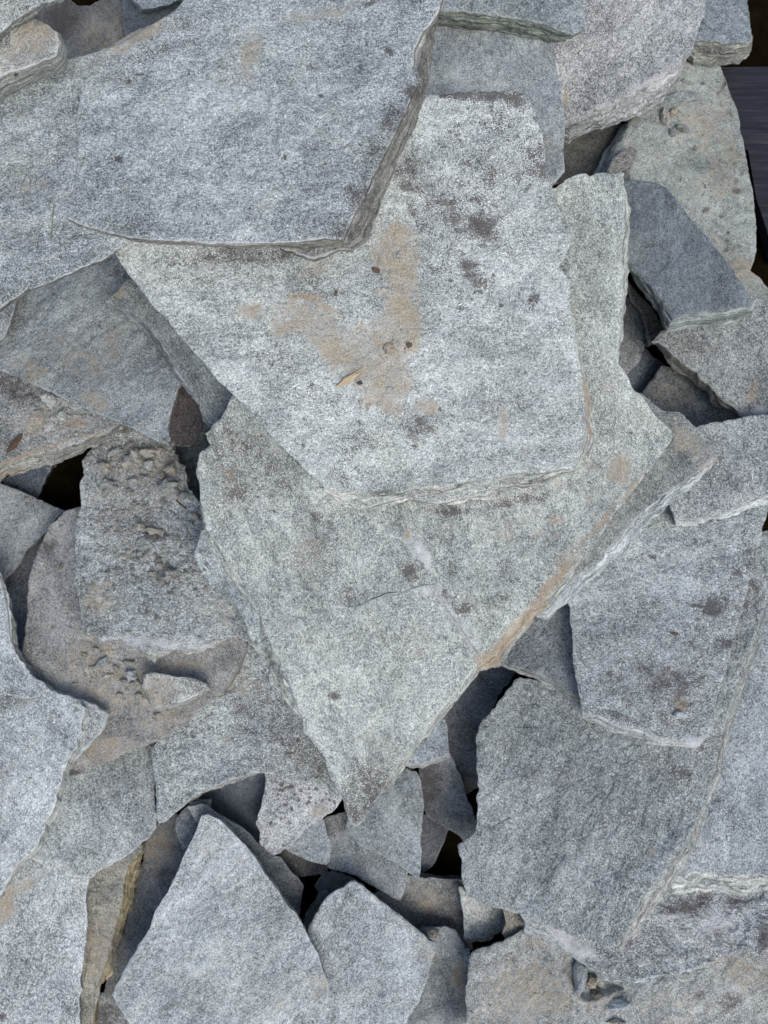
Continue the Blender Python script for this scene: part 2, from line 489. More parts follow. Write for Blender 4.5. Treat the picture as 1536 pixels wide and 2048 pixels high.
    if rim_rust:
        rr = np.clip(1 - dist / 0.006, 0, 1)
        mk[:nt_, 2] = np.maximum(mk[:nt_, 2], rim_rust * rr)
        mk[nt_:nt_ + ns_, 2] = np.maximum(mk[nt_:nt_ + ns_, 2], rim_rust * 0.8)
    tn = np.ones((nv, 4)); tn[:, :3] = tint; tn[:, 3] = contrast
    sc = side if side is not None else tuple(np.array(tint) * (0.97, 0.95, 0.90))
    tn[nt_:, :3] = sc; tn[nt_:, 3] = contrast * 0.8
    sd = np.zeros(nv); sd[nt_:] = 1.0
    me.attributes.new('side', 'FLOAT', 'POINT').data.foreach_set('value', sd.astype(np.float32))
    for nm, arr in (('marks', mk), ('tint', tn)):
        at = me.attributes.new(nm, 'FLOAT_COLOR', 'POINT')
        at.data.foreach_set('color', arr.astype(np.float32).ravel())
    me.materials.append(STONE)
    ob = bpy.data.objects.new(name, me)
    COL.objects.link(ob)
    OBJ[key] = ob
    M = Matrix.Identity(4)
    for r in range(3):
        for cc in range(3): M[r][cc] = R[r, cc]
        M[r][3] = O[r]
    ob.matrix_world = M
    if parent is not None:
        bpy.context.view_layer.update()
        ob.parent = parent
        ob.matrix_parent_inverse = parent.matrix_world.inverted()
        return ob
    ob['kind'] = 'thing'
    ob['label'] = label; ob['category'] = category
    if group: ob['group'] = group
    return ob

def layer(key, host, name, poly, th, off=None, tip=(0, 0), at=None, **kw):
    """a split upper layer of a slab: part of its stone, lying on the stone's face"""
    a, b, c, x0, y0 = STONES[host]
    c += (th if off is None else off) / 1000.0
    if at is not None:      # a layer that dives into its slab away from picture point `at`
        P = on_plane(np.array(at, float), a, b, c, x0, y0)
        c += a * (P[0] - x0) + b * (P[1] - y0); x0, y0 = P[0], P[1]; a += tip[0]; b += tip[1]
    return stone(key, name, None, poly, t=th, plane=(a, b, c, x0, y0), parent=OBJ[host], **kw)

# ------------------------------------------------------------------ ground: dark earth, heaped up under the pile, hollow under the gaps
MOUNDS = [
    [(100, 190), (560, 120), (700, 300), (560, 430), (150, 420)],
    [(560, 640), (1050, 560), (1120, 950), (900, 1150), (740, 1250), (560, 1050)],
    [(1050, 1480), (1330, 1460), (1260, 1740), (1040, 1760)],
    [(1210, 1120), (1440, 1080), (1400, 1380), (1200, 1370)],
    [(1060, 1920), (1640, 1900), (1640, 2120), (1000, 2120)],
    [(1460, 1350), (1640, 1350), (1640, 1720), (1420, 1720)],
    [(400, 1780), (520, 1780), (570, 1960), (340, 1980)],
    [(-120, 1280), (60, 1480), (100, 1900), (-120, 2120)],
    [(210, 1040), (370, 1060), (420, 1260), (180, 1280)],
    [(-60, 560), (260, 560), (310, 780), (80, 720)],
    [(1170, -60), (1360, -60), (1310, 130), (1180, 190)],
    [(400, 1430), (570, 1420), (620, 1530), (400, 1540)],
    [(690, 1840), (810, 1890), (800, 2100), (620, 2100)],
    [(1420, 650), (1640, 640), (1640, 1000), (1440, 980), (1480, 860)],
    [(900, -60), (1060, -60), (1060, 260), (880, 160)],
]
def ground_height(xy):
    z = np.zeros(len(xy))
    for mp in MOUNDS:
        P = on_plane(np.array(mp, float), 0, 0, 0.05, 0, 0)[:, :2]
        d = seg_dist(xy, P); ins = in_poly(xy, P)
        s = np.where(ins, d, -d)
        f = np.clip(0.5 + s / 0.05, 0, 1)
        z = np.maximum(z, 0.085 * f * f * (3 - 2 * f))
    return z

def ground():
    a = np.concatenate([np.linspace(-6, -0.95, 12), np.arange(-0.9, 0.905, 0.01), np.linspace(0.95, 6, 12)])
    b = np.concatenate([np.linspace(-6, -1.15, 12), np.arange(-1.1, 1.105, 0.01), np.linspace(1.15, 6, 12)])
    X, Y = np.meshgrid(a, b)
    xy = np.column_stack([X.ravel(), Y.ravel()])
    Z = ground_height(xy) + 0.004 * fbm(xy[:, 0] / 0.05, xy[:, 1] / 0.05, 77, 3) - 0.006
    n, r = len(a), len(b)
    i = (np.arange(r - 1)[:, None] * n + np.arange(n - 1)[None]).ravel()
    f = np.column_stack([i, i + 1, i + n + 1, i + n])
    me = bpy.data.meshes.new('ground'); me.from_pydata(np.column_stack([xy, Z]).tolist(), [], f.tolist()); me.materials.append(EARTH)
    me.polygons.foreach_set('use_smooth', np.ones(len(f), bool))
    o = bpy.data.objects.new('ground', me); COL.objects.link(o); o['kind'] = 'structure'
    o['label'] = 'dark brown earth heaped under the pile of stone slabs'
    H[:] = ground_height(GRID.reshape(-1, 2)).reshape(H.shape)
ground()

# ------------------------------------------------------------------ the board lying beside the heap, upper right
def board():
    pl = np.array([(1350, 134), (1900, 128), (1900, 560), (1552, 520), (1534, 462), (1512, 396), (1496, 300), (1380, 260)], float)
    P = on_plane(pl, 0, 0, 0.028, 0, 0)
    c = P.mean(0)
    n = len(P); vs, fs = [], []
    inset = lambda k: (P - c) * (1 - k) + c
    for Q, z in ((inset(0.006), 0.028), (P, 0.026), (P, 0.004)):
        vs += [(x - c[0], y - c[1], z) for x, y in Q[:, :2]]
    fs.append(tuple(range(n))[::-1])
    for r in range(2):
        for i in range(n):
            j = (i + 1) % n
            fs.append((r * n + i, r * n + j, (r + 1) * n + j, (r + 1) * n + i))
    me = bpy.data.meshes.new('board'); me.from_pydata(vs, [], fs); me.materials.append(BOARD)
    o = bpy.data.objects.new('board', me); COL.objects.link(o); o.location = (c[0], c[1], 0)
    o['label'] = 'dark slate blue board lying low beside the heap at the upper right'; o['category'] = 'board'
    m = in_poly(GRID, P[:, :2]); H[m] = np.maximum(H[m], 0.028)
board()

W = 'flagstone'
CH = 'stone_chunk'
BLUE = (0.82, 0.87, 0.91)
DIM = (0.78, 0.77, 0.76)
# ------------------------------------------------------------------ deep stones seen in the gaps (lowest first); darkest tints put gap shade into colour
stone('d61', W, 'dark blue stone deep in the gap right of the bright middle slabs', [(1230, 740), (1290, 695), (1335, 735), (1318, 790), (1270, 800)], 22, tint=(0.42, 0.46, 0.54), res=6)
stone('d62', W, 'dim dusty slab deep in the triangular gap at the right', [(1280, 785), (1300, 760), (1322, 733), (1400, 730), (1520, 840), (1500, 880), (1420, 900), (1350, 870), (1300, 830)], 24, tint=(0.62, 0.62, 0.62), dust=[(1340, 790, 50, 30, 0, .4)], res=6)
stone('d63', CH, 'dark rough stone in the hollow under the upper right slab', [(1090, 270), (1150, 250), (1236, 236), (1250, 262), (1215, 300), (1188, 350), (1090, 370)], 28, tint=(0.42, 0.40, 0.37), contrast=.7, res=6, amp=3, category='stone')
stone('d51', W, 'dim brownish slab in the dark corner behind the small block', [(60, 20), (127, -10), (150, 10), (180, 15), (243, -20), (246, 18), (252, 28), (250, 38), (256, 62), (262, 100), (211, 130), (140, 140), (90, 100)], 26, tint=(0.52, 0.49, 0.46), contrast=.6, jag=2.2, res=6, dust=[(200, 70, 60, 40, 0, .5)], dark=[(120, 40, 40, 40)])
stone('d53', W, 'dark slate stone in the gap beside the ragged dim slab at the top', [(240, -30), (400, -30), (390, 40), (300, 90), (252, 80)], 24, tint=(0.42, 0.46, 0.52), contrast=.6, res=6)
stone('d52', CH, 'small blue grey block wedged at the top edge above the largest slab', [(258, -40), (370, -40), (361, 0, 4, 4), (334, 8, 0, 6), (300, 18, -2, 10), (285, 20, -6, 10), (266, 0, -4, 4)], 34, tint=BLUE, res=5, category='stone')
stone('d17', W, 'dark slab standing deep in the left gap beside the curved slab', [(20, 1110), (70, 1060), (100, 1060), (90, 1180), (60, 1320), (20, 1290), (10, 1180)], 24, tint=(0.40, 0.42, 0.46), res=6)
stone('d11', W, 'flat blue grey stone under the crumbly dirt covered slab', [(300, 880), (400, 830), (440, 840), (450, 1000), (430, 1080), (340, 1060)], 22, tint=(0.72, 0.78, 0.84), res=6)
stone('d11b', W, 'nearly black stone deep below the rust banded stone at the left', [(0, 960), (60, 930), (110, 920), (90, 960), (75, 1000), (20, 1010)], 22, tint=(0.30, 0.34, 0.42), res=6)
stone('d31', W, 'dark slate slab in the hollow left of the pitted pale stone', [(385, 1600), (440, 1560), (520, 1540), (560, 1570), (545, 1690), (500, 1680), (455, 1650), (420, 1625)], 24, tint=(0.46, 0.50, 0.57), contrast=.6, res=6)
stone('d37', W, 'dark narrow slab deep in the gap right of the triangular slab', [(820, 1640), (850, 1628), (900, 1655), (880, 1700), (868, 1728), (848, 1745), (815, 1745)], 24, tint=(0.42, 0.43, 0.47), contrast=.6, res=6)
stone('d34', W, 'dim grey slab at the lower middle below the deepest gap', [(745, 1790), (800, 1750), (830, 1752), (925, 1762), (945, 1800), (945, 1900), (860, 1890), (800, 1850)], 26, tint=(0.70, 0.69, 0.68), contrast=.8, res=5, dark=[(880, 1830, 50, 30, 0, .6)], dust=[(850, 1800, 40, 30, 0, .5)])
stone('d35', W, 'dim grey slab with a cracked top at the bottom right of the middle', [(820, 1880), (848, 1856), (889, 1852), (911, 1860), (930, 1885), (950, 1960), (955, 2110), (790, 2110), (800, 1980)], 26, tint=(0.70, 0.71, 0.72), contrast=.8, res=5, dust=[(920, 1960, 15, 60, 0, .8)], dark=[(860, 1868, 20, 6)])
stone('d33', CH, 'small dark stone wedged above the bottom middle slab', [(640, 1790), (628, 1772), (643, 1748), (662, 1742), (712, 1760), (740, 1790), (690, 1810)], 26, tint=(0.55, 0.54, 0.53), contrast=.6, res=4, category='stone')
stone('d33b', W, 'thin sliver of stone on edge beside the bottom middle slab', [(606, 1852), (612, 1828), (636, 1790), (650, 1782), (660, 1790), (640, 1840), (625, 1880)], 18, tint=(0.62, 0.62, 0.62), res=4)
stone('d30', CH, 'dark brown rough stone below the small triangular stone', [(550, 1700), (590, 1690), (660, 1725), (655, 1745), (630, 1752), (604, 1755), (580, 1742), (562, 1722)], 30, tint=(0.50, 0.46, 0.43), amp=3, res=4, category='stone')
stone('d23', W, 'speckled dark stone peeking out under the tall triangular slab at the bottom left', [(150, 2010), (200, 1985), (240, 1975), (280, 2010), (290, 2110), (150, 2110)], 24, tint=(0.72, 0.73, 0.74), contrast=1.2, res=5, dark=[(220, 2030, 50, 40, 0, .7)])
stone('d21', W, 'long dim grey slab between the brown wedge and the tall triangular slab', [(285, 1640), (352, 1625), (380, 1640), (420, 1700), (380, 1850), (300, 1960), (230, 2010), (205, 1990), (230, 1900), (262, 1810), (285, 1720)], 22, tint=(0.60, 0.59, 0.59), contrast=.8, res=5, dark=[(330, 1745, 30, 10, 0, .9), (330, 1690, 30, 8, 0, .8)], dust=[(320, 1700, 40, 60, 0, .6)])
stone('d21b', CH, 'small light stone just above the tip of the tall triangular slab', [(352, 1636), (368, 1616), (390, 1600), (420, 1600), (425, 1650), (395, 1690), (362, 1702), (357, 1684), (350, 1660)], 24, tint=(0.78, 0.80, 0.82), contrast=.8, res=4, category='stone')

# ------------------------------------------------------------------ right and top right
stone('s46', W, 'large beige dusty slab with small dark pits at the right edge of the heap',
      [(1258, 250, -20, 2), (1300, 200), (1362, 120), (1440, 125), (1450, 155), (1467, 204), (1485, 260), (1493, 323), (1506, 380), (1511, 439), (1511, 500), (1506, 525), (1499, 543), (1518, 556), (1536, 580), (1600, 640), (1480, 680), (1380, 640), (1280, 560), (1240, 450), (1206, 345, -26, 4)],
      26, tint=(0.92, 0.94, 0.87), contrast=.7, base_dust=.30, side=(0.95, 1.0, 1.02), jag=1.2,
      dust=[(1440, 300, 60, 140, 0, .5), (1480, 540, 50, 40, 0, .6), (1400, 240, 60, 60, 0, .55)],
      dark=[(1470, 382, 9, 7, 0, 1.1), (1387, 297, 9, 5, 0, .9), (1446, 435, 10, 5, 0, .8), (1412, 418, 7, 5), (1452, 500, 6, 5, 0, .8), (1450, 478, 6, 4, 0, .8), (1475, 360, 5, 4), (1408, 168, 6, 4), (1446, 172, 5, 12, 20, .9), (1390, 330, 5, 4, 0, .7), (1435, 322, 5, 4, 0, .7)] + pits(1420, 330, 70, 170, 26, 4), res=4)
stone('s48', W, 'blue grey slab with a brown lower edge in the top right corner',
      [(1380, -80), (1500, -80), (1495, 0), (1500, 30), (1503, 70, 2, 4), (1496, 82, 5, 30), (1470, 84, 8, 48), (1425, 80, 0, 56), (1393, 78, -8, 56), (1350, 60)],
      36, tint=(0.86, 0.92, 0.98), side=(0.82, 0.79, 0.70), contrast=.9, res=4, rim=.2)
stone('s47', W, 'large speckled slab with a broken lower edge at the top right',
      [(1060, -80), (1420, -80), (1411, 0), (1407, 28), (1400, 53), (1390, 84), (1380, 104, 3, 4), (1362, 122, 0, 22), (1345, 135, 10, 30), (1305, 160, 20, 50), (1242, 200, 10, 48), (1193, 225, 0, 42), (1140, 240, -2, 50), (1080, 260), (1000, 200)],
      32, tint=(0.92, 0.90, 0.90), side=(0.98, 0.96, 0.96), contrast=1.15, res=4, jag=2.2, amp=2.2,
      pale=[(1300, 165, 60, 12, -35, .8), (1220, 210, 50, 10, -20, .6)], rust=[(1128, 198, 6, 18)], dark=[(1200, 60, 60, 60, 0, .35)])
stone('d64', CH, 'small brown tipped stone in the hollow left of the beige slab', [(1212, 350), (1226, 318), (1245, 300), (1262, 291), (1276, 300), (1275, 318), (1262, 338), (1258, 385), (1235, 410)], 22, tint=(0.60, 0.55, 0.52), contrast=1.2, amp=2.5, res=4, category='stone', pale=[(1260, 300, 14, 10, 0, .45)])
stone('s59', W, 'grey stone squeezed against the right side of the bright middle slab', [(1200, 560), (1256, 578), (1275, 590), (1288, 612), (1295, 669), (1290, 700), (1274, 724), (1256, 748), (1225, 740)], 26, tint=(0.84, 0.85, 0.85), res=4)
stone('s60', W, 'beige wedge of stone between the dark blue slab and the middle slabs', [(1255, 555), (1284, 590), (1310, 620), (1334, 655), (1326, 668), (1298, 692), (1292, 660), (1282, 620), (1262, 600)], 24, tint=(0.86, 0.80, 0.72), base_dust=.2, res=4)
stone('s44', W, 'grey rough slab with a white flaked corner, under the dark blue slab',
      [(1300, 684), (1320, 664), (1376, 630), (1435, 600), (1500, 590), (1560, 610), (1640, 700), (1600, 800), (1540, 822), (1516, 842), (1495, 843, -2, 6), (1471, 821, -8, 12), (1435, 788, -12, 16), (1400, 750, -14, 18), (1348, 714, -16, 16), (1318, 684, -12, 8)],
      30, tilt=(0.02, 0.0), tint=(0.74, 0.74, 0.73), side=(0.52, 0.50, 0.45), contrast=1.1, amp=2.4, res=4, rust=[(1508, 790, 10, 22, 20, .8)], pale=[(1520, 825, 18, 14, 0, 1.1)], dark=[(1505, 812, 12, 10, 0, .8), (1400, 690, 50, 20, 0, .4)])  # dark side tint puts the shade on this flank into its colour
stone('s45', W, 'dark blue grey slab with a pale striped front edge at the right',
      [(1180, 360), (1263, 359), (1312, 366), (1332, 376), (1365, 415), (1400, 461), (1435, 499), (1464, 537), (1488, 577), (1502, 605, 4, 10), (1500, 612, 2, 26), (1446, 618, 0, 36), (1376, 628, 2, 32), (1344, 641, -16, 30), (1326, 610, -14, 26), (1302, 575, -12, 20), (1264, 535, -6, 16), (1220, 480)],
      32, tint=(0.52, 0.56, 0.60), side=(0.84, 0.88, 0.86), contrast=.75, res=3.6, rim=.25, jag=1.2)
# ------------------------------------------------------------------ lower right
stone('s57', W, 'large pale beige slab with a hollow in the bottom right corner',
      [(929, 2120), (929, 2048), (931, 1965), (936, 1930), (942, 1905), (968, 1893), (1006, 1880), (1042, 1860), (1100, 1840), (1200, 1860), (1400, 1860), (1640, 1880), (1640, 2120)],
      34, tint=(1.04, 1.02, 0.98), contrast=.9, base_dust=.16, amp=2.6, res=4, jag=2.0,
      dust=[(1060, 1990, 120, 70, 0, .6), (1350, 2020, 140, 50, 0, .4), (1210, 2000, 60, 40, 0, .5), (960, 1980, 40, 50, 0, .4), (1490, 1950, 60, 50, 0, .5)],
      dark=[(1460, 2005, 22, 22, 0, .7), (1400, 1985, 12, 10, 0, .7), (1060, 1940, 40, 15, 0, .5), (980, 1935, 40, 20, 0, .4), (1300, 2040, 30, 12, 0, .4)],
      rust=[(1070, 1885, 30, 14, 0, .6)], pale=[(1480, 1990, 60, 40, 0, .5)],
      steps=[([(1128, 1912), (1150, 1900), (1190, 1925), (1215, 1960), (1240, 1978), (1195, 1998), (1165, 1996), (1140, 1960)], -12, 6)])
stone('s58', CH, 'small grey block at the left foot of the big lower right slab', [(918, 1775), (953, 1800), (982, 1812), (1006, 1815), (1012, 1845), (1003, 1866), (985, 1872, -2, 10), (960, 1876, -2, 10), (928, 1874, 0, 10), (926, 1830)], 28, tint=(0.88, 0.88, 0.84), contrast=1.0, amp=2.4, res=4, category='stone')
stone('s58b', CH, 'small brown stone beside the grey block under the lower right slab', [(1004, 1815), (1046, 1820), (1052, 1850), (1040, 1872), (1012, 1880), (1002, 1866), (1010, 1845)], 24, tint=(0.80, 0.70, 0.60), contrast=.9, amp=2.8, res=4, base_dust=.25, category='stone')
stone('s56', CH, 'rough speckled block of stone under the slab at the lower right',
      [(1040, 1826), (1080, 1800), (1250, 1760), (1640, 1760), (1640, 1990), (1540, 1935), (1500, 1910), (1490, 1904), (1421, 1933), (1386, 1946), (1312, 1952, 0, 8), (1256, 1958, 0, 10), (1207, 1950, 0, 10), (1186, 1936, -2, 8), (1147, 1905, -6, 10), (1101, 1876, -8, 10), (1052, 1850, -6, 12)],
      46, tint=(0.95, 0.95, 0.96), side=(1.05, 1.08, 1.12), contrast=1.3, amp=4.6, micro=1.0, res=3.4, jag=1.6, category='stone',
      dark=[(1380, 1812, 50, 16, -8, .8), (1470, 1810, 40, 14, 0, .6), (1280, 1890, 70, 40, 0, .45), (1440, 1880, 40, 30, 0, .5), (1528, 1880, 14, 34, 0, 1.0)], pale=[(1450, 1860, 60, 30, 0, .7), (1350, 1832, 40, 8, -10, .8), (1150, 1890, 70, 14, 35, .9)], rust=[(1455, 1920, 50, 5, -20, .8)])  # dark blob at the right end paints the shade of a hole
stone('s55', W, 'blue grey slab with a pale broken front edge at the right frame edge',
      [(1640, 1180), (1640, 1752, 0, 34), (1536, 1750, 0, 34), (1480, 1748, 0, 50), (1435, 1747, 0, 42), (1385, 1742, 0, 50), (1350, 1748, -8, 42), (1320, 1750), (1380, 1500), (1440, 1240)],
      34, tint=(0.97, 1.0, 1.03), side=(1.30, 1.27, 1.22), contrast=.95, res=4, rim=.2)
stone('s39', W, 'narrow dim slab hanging between the big middle slab and the right slab', [(850, 1440), (930, 1340), (1000, 1310), (1040, 1330), (1028, 1352), (1005, 1385), (985, 1418), (975, 1460), (972, 1540), (966, 1572), (932, 1592), (922, 1570), (905, 1530), (896, 1500)], 24, tint=(0.66, 0.67, 0.70), contrast=.8, res=4, dust=[(945, 1570, 20, 15, 0, .8)], steps=[([(850, 1440), (960, 1455), (990, 1540), (930, 1620), (860, 1560)], -5, 3)])  # dim tint carries part of the gap's shade as colour
stone('s38', W, 'dim dark grey slab in the gap below the rounded blue stone', [(835, 1520), (900, 1505), (925, 1560), (937, 1606), (955, 1645), (960, 1670), (925, 1683), (918, 1672), (897, 1659), (853, 1633), (838, 1590)], 24, tint=(0.55, 0.55, 0.57), contrast=.8, res=4, dark=[(860, 1570, 25, 50, 0, .8)])  # low tint puts some of the gap's shade into the colour
stone('s40', CH, 'small rounded blue grey stone under the right edge of the big middle slab', [(800, 1480), (870, 1430), (890, 1436), (898, 1475), (902, 1508, 0, 14), (880, 1518, -4, 12), (859, 1526, -4, 10), (820, 1532, -4, 8), (790, 1530)], 28, tint=(0.80, 0.86, 0.93), side=(0.95, 0.93, 0.88), amp=2, res=4, contrast=1.1, category='stone')
stone('s54', W, 'large rough dark speckled slab with a sloping right edge at the lower right',
      [(1000, 1400), (1036, 1352), (1080, 1360), (1200, 1380), (1400, 1200), (1500, 1060), (1580, 1060), (1535, 1200, -4, 20), (1512, 1270, 8, 14), (1490, 1320, 14, 20), (1470, 1390, 14, 14), (1452, 1440, 12, 18), (1440, 1490, 10, 16), (1428, 1540, 8, 14), (1404, 1624, 8, 18), (1376, 1677, 10, 28), (1333, 1733, 18, 36), (1305, 1778, 18, 34), (1275, 1825, 16, 30), (1255, 1860, 10, 28), (1235, 1890, 4, 12), (1207, 1893), (1179, 1868), (1144, 1872), (1119, 1858), (1049, 1833), (996, 1819), (982, 1817), (953, 1806), (932, 1786), (922, 1752), (922, 1719), (915, 1689), (930, 1676), (946, 1663), (952, 1642), (953, 1599), (960, 1561), (957, 1540), (953, 1475), (960, 1446), (975, 1430)],
      36, tilt=(-0.03, -0.02), tint=(0.92, 0.94, 0.92), side=(1.02, 0.99, 0.95), contrast=1.05, amp=2.6, res=3.4, jag=2.2,
      dark=pits(1200, 1600, 220, 180, 70, 19, 5, 14, .42) + [(1150, 1560, 160, 60, 15, .35), (1350, 1540, 70, 40, 0, .5), (1250, 1640, 80, 50, 0, .4), (1120, 1700, 120, 40, 0, .25), (1500, 1180, 30, 60, 0, .6), (1420, 1480, 40, 40, 0, .5)], rust=[(1300, 1702, 8, 6), (1200, 1620, 20, 10, 0, .5)], rim=.3)
stone('s41', CH, 'small grey wedge with a pale lower edge between the big slab and the right slab', [(980, 1330), (1040, 1260), (1100, 1200), (1150, 1200), (1165, 1300), (1175, 1385), (1158, 1398, 0, 6), (1137, 1384, 0, 10), (1100, 1358, -2, 12), (1060, 1342, -4, 12), (1038, 1334, -4, 12), (1006, 1322, -4, 10)], 26, tint=(0.68, 0.70, 0.73), side=(0.92, 0.90, 0.86), contrast=.9, res=4, category='stone', pale=[(1085, 1347, 14, 8, 0, .6)], rust=[(1150, 1390, 12, 6, 0, .8)])
stone('s42', W, 'grey slab with brown stained spots leaning on the rough slab at the right',
      [(1110, 1180), (1260, 1000), (1420, 980), (1545, 1000), (1523, 1053), (1520, 1088), (1506, 1137), (1495, 1176), (1481, 1232), (1467, 1267), (1460, 1309), (1449, 1344), (1442, 1380), (1435, 1404), (1425, 1450, 0, 4), (1415, 1468, 3, 6), (1393, 1488, 2, 10), (1370, 1484, 4, 14), (1312, 1474, 2, 22), (1249, 1453, 0, 24), (1207, 1436, 0, 24), (1164, 1424, 1, 18), (1156, 1380), (1147, 1334), (1144, 1267), (1138, 1215)],
      24, tint=(0.98, 1.0, 1.0), side=(1.2, 1.18, 1.17), contrast=1.05, res=3.4, jag=1.4, grain=4,
      dark=pits(1445, 1180, 60, 190, 70, 17, 5, 13, .6) + pits(1320, 1390, 100, 60, 60, 18, 4, 12, .6) + [(1425, 1215, 26, 22, 0, .85), (1395, 1210, 12, 6, 0, .9), (1304, 1111, 8, 4, 0, 1), (1350, 1370, 60, 46, 0, .66), (1310, 1350, 30, 30, 0, .55), (1270, 1400, 24, 20, 0, .55), (1290, 1330, 30, 20, 0, .45), (1440, 1290, 26, 20, 0, .7), (1500, 1110, 22, 40, 0, .55), (1470, 1180, 20, 50, 0, .45), (1230, 1430, 60, 8, 12, .6), (1380, 1440, 40, 20, 0, .5), (1240, 1380, 30, 12, 0, .5)],
      rust=[(1362, 1410, 16, 16, 0, .9), (1345, 1345, 10, 10, 0, .7), (1330, 1445, 30, 14, 0, .4)], pale=[(1360, 1430, 14, 9, 0, 1.1), (1385, 1485, 30, 14, 0, .8), (1360, 1390, 20, 20, 0, .6)])
stone('s43', W, 'grey slab with a bright pale lower edge at the right frame edge',
      [(1330, 960), (1380, 860), (1400, 850), (1453, 842), (1500, 830), (1640, 820), (1640, 970), (1560, 985, 0, 24), (1488, 1009, 0, 16), (1440, 1024, 0, 15), (1418, 1031, 0, 13), (1383, 1037, 0, 16), (1350, 1040, 3, 20), (1340, 1015, 0, 6)],
      28, tint=(0.92, 0.92, 0.91), side=(1.45, 1.45, 1.44), contrast=1.15, amp=2.2, res=4, dark=[(1430, 960, 60, 40, 0, .35)], rim=.2)
# ------------------------------------------------------------------ left and lower left
stone('s20', CH, 'yellow brown wedge of stone with a mustard edge at the lower left',
      [(150, 1740), (200, 1650), (282, 1690), (284, 1700, 2, 4), (256, 1730, 30, 6), (250, 1760, 31, 10), (244, 1800, 24, 20), (232, 1850, 20, 8), (222, 1890, 16, 6), (208, 1930, 18, 20), (202, 1958, 9, 10), (200, 1985), (188, 2030), (184, 2110), (140, 2110), (140, 1900)],
      40, tint=(0.86, 0.80, 0.70), side=(0.98, 0.80, 0.50), contrast=.9, amp=2.8, res=4, category='stone', base_dust=.18, dust=[(210, 1900, 40, 80, 0, .6)])
stone('s19', W, 'pale blue grey slab filling the bottom left corner',
      [(-100, 1760), (0, 1740), (63, 1700), (130, 1690), (179, 1740), (181, 1758), (174, 1789), (172, 1845), (169, 1905), (163, 1965), (160, 2010), (157, 2110), (-100, 2110)],
      30, tint=(1.12, 1.13, 1.14), contrast=1.1, res=3.6, rim=.5, dust=[(8, 1810, 22, 50, 20, .9), (45, 1770, 25, 20, -30, .6)], rust=[(10, 1800, 10, 30, 0, .5)], dark=[(8, 2035, 10, 10)])
stone('s18', W, 'smooth grey slab tucked under the bright slab at the lower left',
      [(40, 1700), (90, 1560), (150, 1480), (260, 1470), (318, 1490), (313, 1536), (309, 1571), (311, 1613), (313, 1655), (295, 1680), (260, 1706), (211, 1738), (181, 1756), (151, 1750), (130, 1733), (105, 1724), (70, 1724)],
      22, tint=(0.98, 1.0, 1.0), contrast=1.0, res=3.6, steps=[([(295, 1480), (330, 1480), (330, 1680), (287, 1690), (291, 1600)], 2.5, 3), ([(40, 1735), (110, 1722), (140, 1735), (181, 1765), (130, 1780)], -3, 3)], rim=.4)
stone('s24', W, 'thin dim slab showing along the right side of the tall triangular slab',
      [(374, 1612), (405, 1608), (430, 1622), (457, 1640), (492, 1662), (521, 1690), (563, 1715), (584, 1744), (600, 1760), (609, 1774), (605, 1796), (598, 1832), (560, 1830), (480, 1760), (420, 1680)],
      24, tint=(0.66, 0.67, 0.68), contrast=.8, res=4)  # dim tint includes shade from the tall slab beside it
stone('s29', W, 'dim slab with a rounded pale end left of the triangular slab in the lower middle',
      [(640, 1640), (690, 1620), (760, 1640), (830, 1720), (814, 1745), (812, 1778, 0, 4), (804, 1794, -2, 8), (796, 1797, -6, 6), (764, 1784), (711, 1752), (686, 1742), (655, 1735), (645, 1700)],
      26, tint=(0.76, 0.77, 0.79), contrast=.8, res=4, dark=[(680, 1640, 40, 40, 0, .5)])  # dark blob at the upper left paints shade from the neighbouring slabs
stone('s28', W, 'triangular grey slab pointing up right of the tip of the big middle slab',
      [(700, 1600), (767, 1560), (815, 1536), (834, 1543), (841, 1556), (845, 1596), (846, 1631), (841, 1684), (839, 1762), (809, 1740), (792, 1728), (753, 1706), (715, 1690), (690, 1650)],
      24, tilt=(0.05, 0.0), tint=(0.92, 0.95, 0.96), contrast=.8, res=4)
stone('s32', W, 'bluish four sided slab at the bottom middle beside the tall triangular slab',
      [(560, 2110), (570, 1960), (600, 1890), (616, 1852), (634, 1824), (651, 1796), (669, 1782), (688, 1776), (700, 1766), (710, 1764), (746, 1789), (799, 1831), (837, 1863), (876, 1895), (866, 1926), (852, 1976), (837, 2011), (816, 2035), (800, 2110)],
      26, tint=(1.04, 1.06, 1.08), contrast=.95, res=3.6, rim=.35, rust=[(757, 1800, 5, 6)], dust=[(850, 1900, 25, 25, 40, .5), (800, 1845, 30, 12, 40, .5)])
stone('s22', W, 'tall pale triangular slab at the bottom left of the middle',
      [(404, 1631), (416, 1629), (439, 1642), (468, 1670), (492, 1698), (513, 1722), (528, 1744), (563, 1793), (595, 1831), (616, 1870), (634, 1905), (646, 1937), (658, 1975), (655, 2000), (644, 2018), (630, 2007), (612, 2014), (588, 2032), (560, 2110), (290, 2110), (257, 2048), (239, 2021), (222, 1993), (232, 1970, -2, 4), (246, 1944, -8, 4), (271, 1902, -6, 4), (295, 1863), (309, 1824), (334, 1786), (352, 1747), (366, 1708), (387, 1672)],
      22, tint=(1.18, 1.19, 1.19), contrast=.82, res=3.4, rim=.5, jag=1.2, dust=[(640, 1975, 25, 30, 0, .55), (560, 2020, 60, 14, -20, .4)], rust=[(410, 1702, 10, 8, 0, .7), (480, 1718, 10, 10, 0, .6), (390, 1945, 8, 5, 0, .6), (560, 1995, 8, 5, 0, .7)], dark=[(545, 1875, 5, 3)])
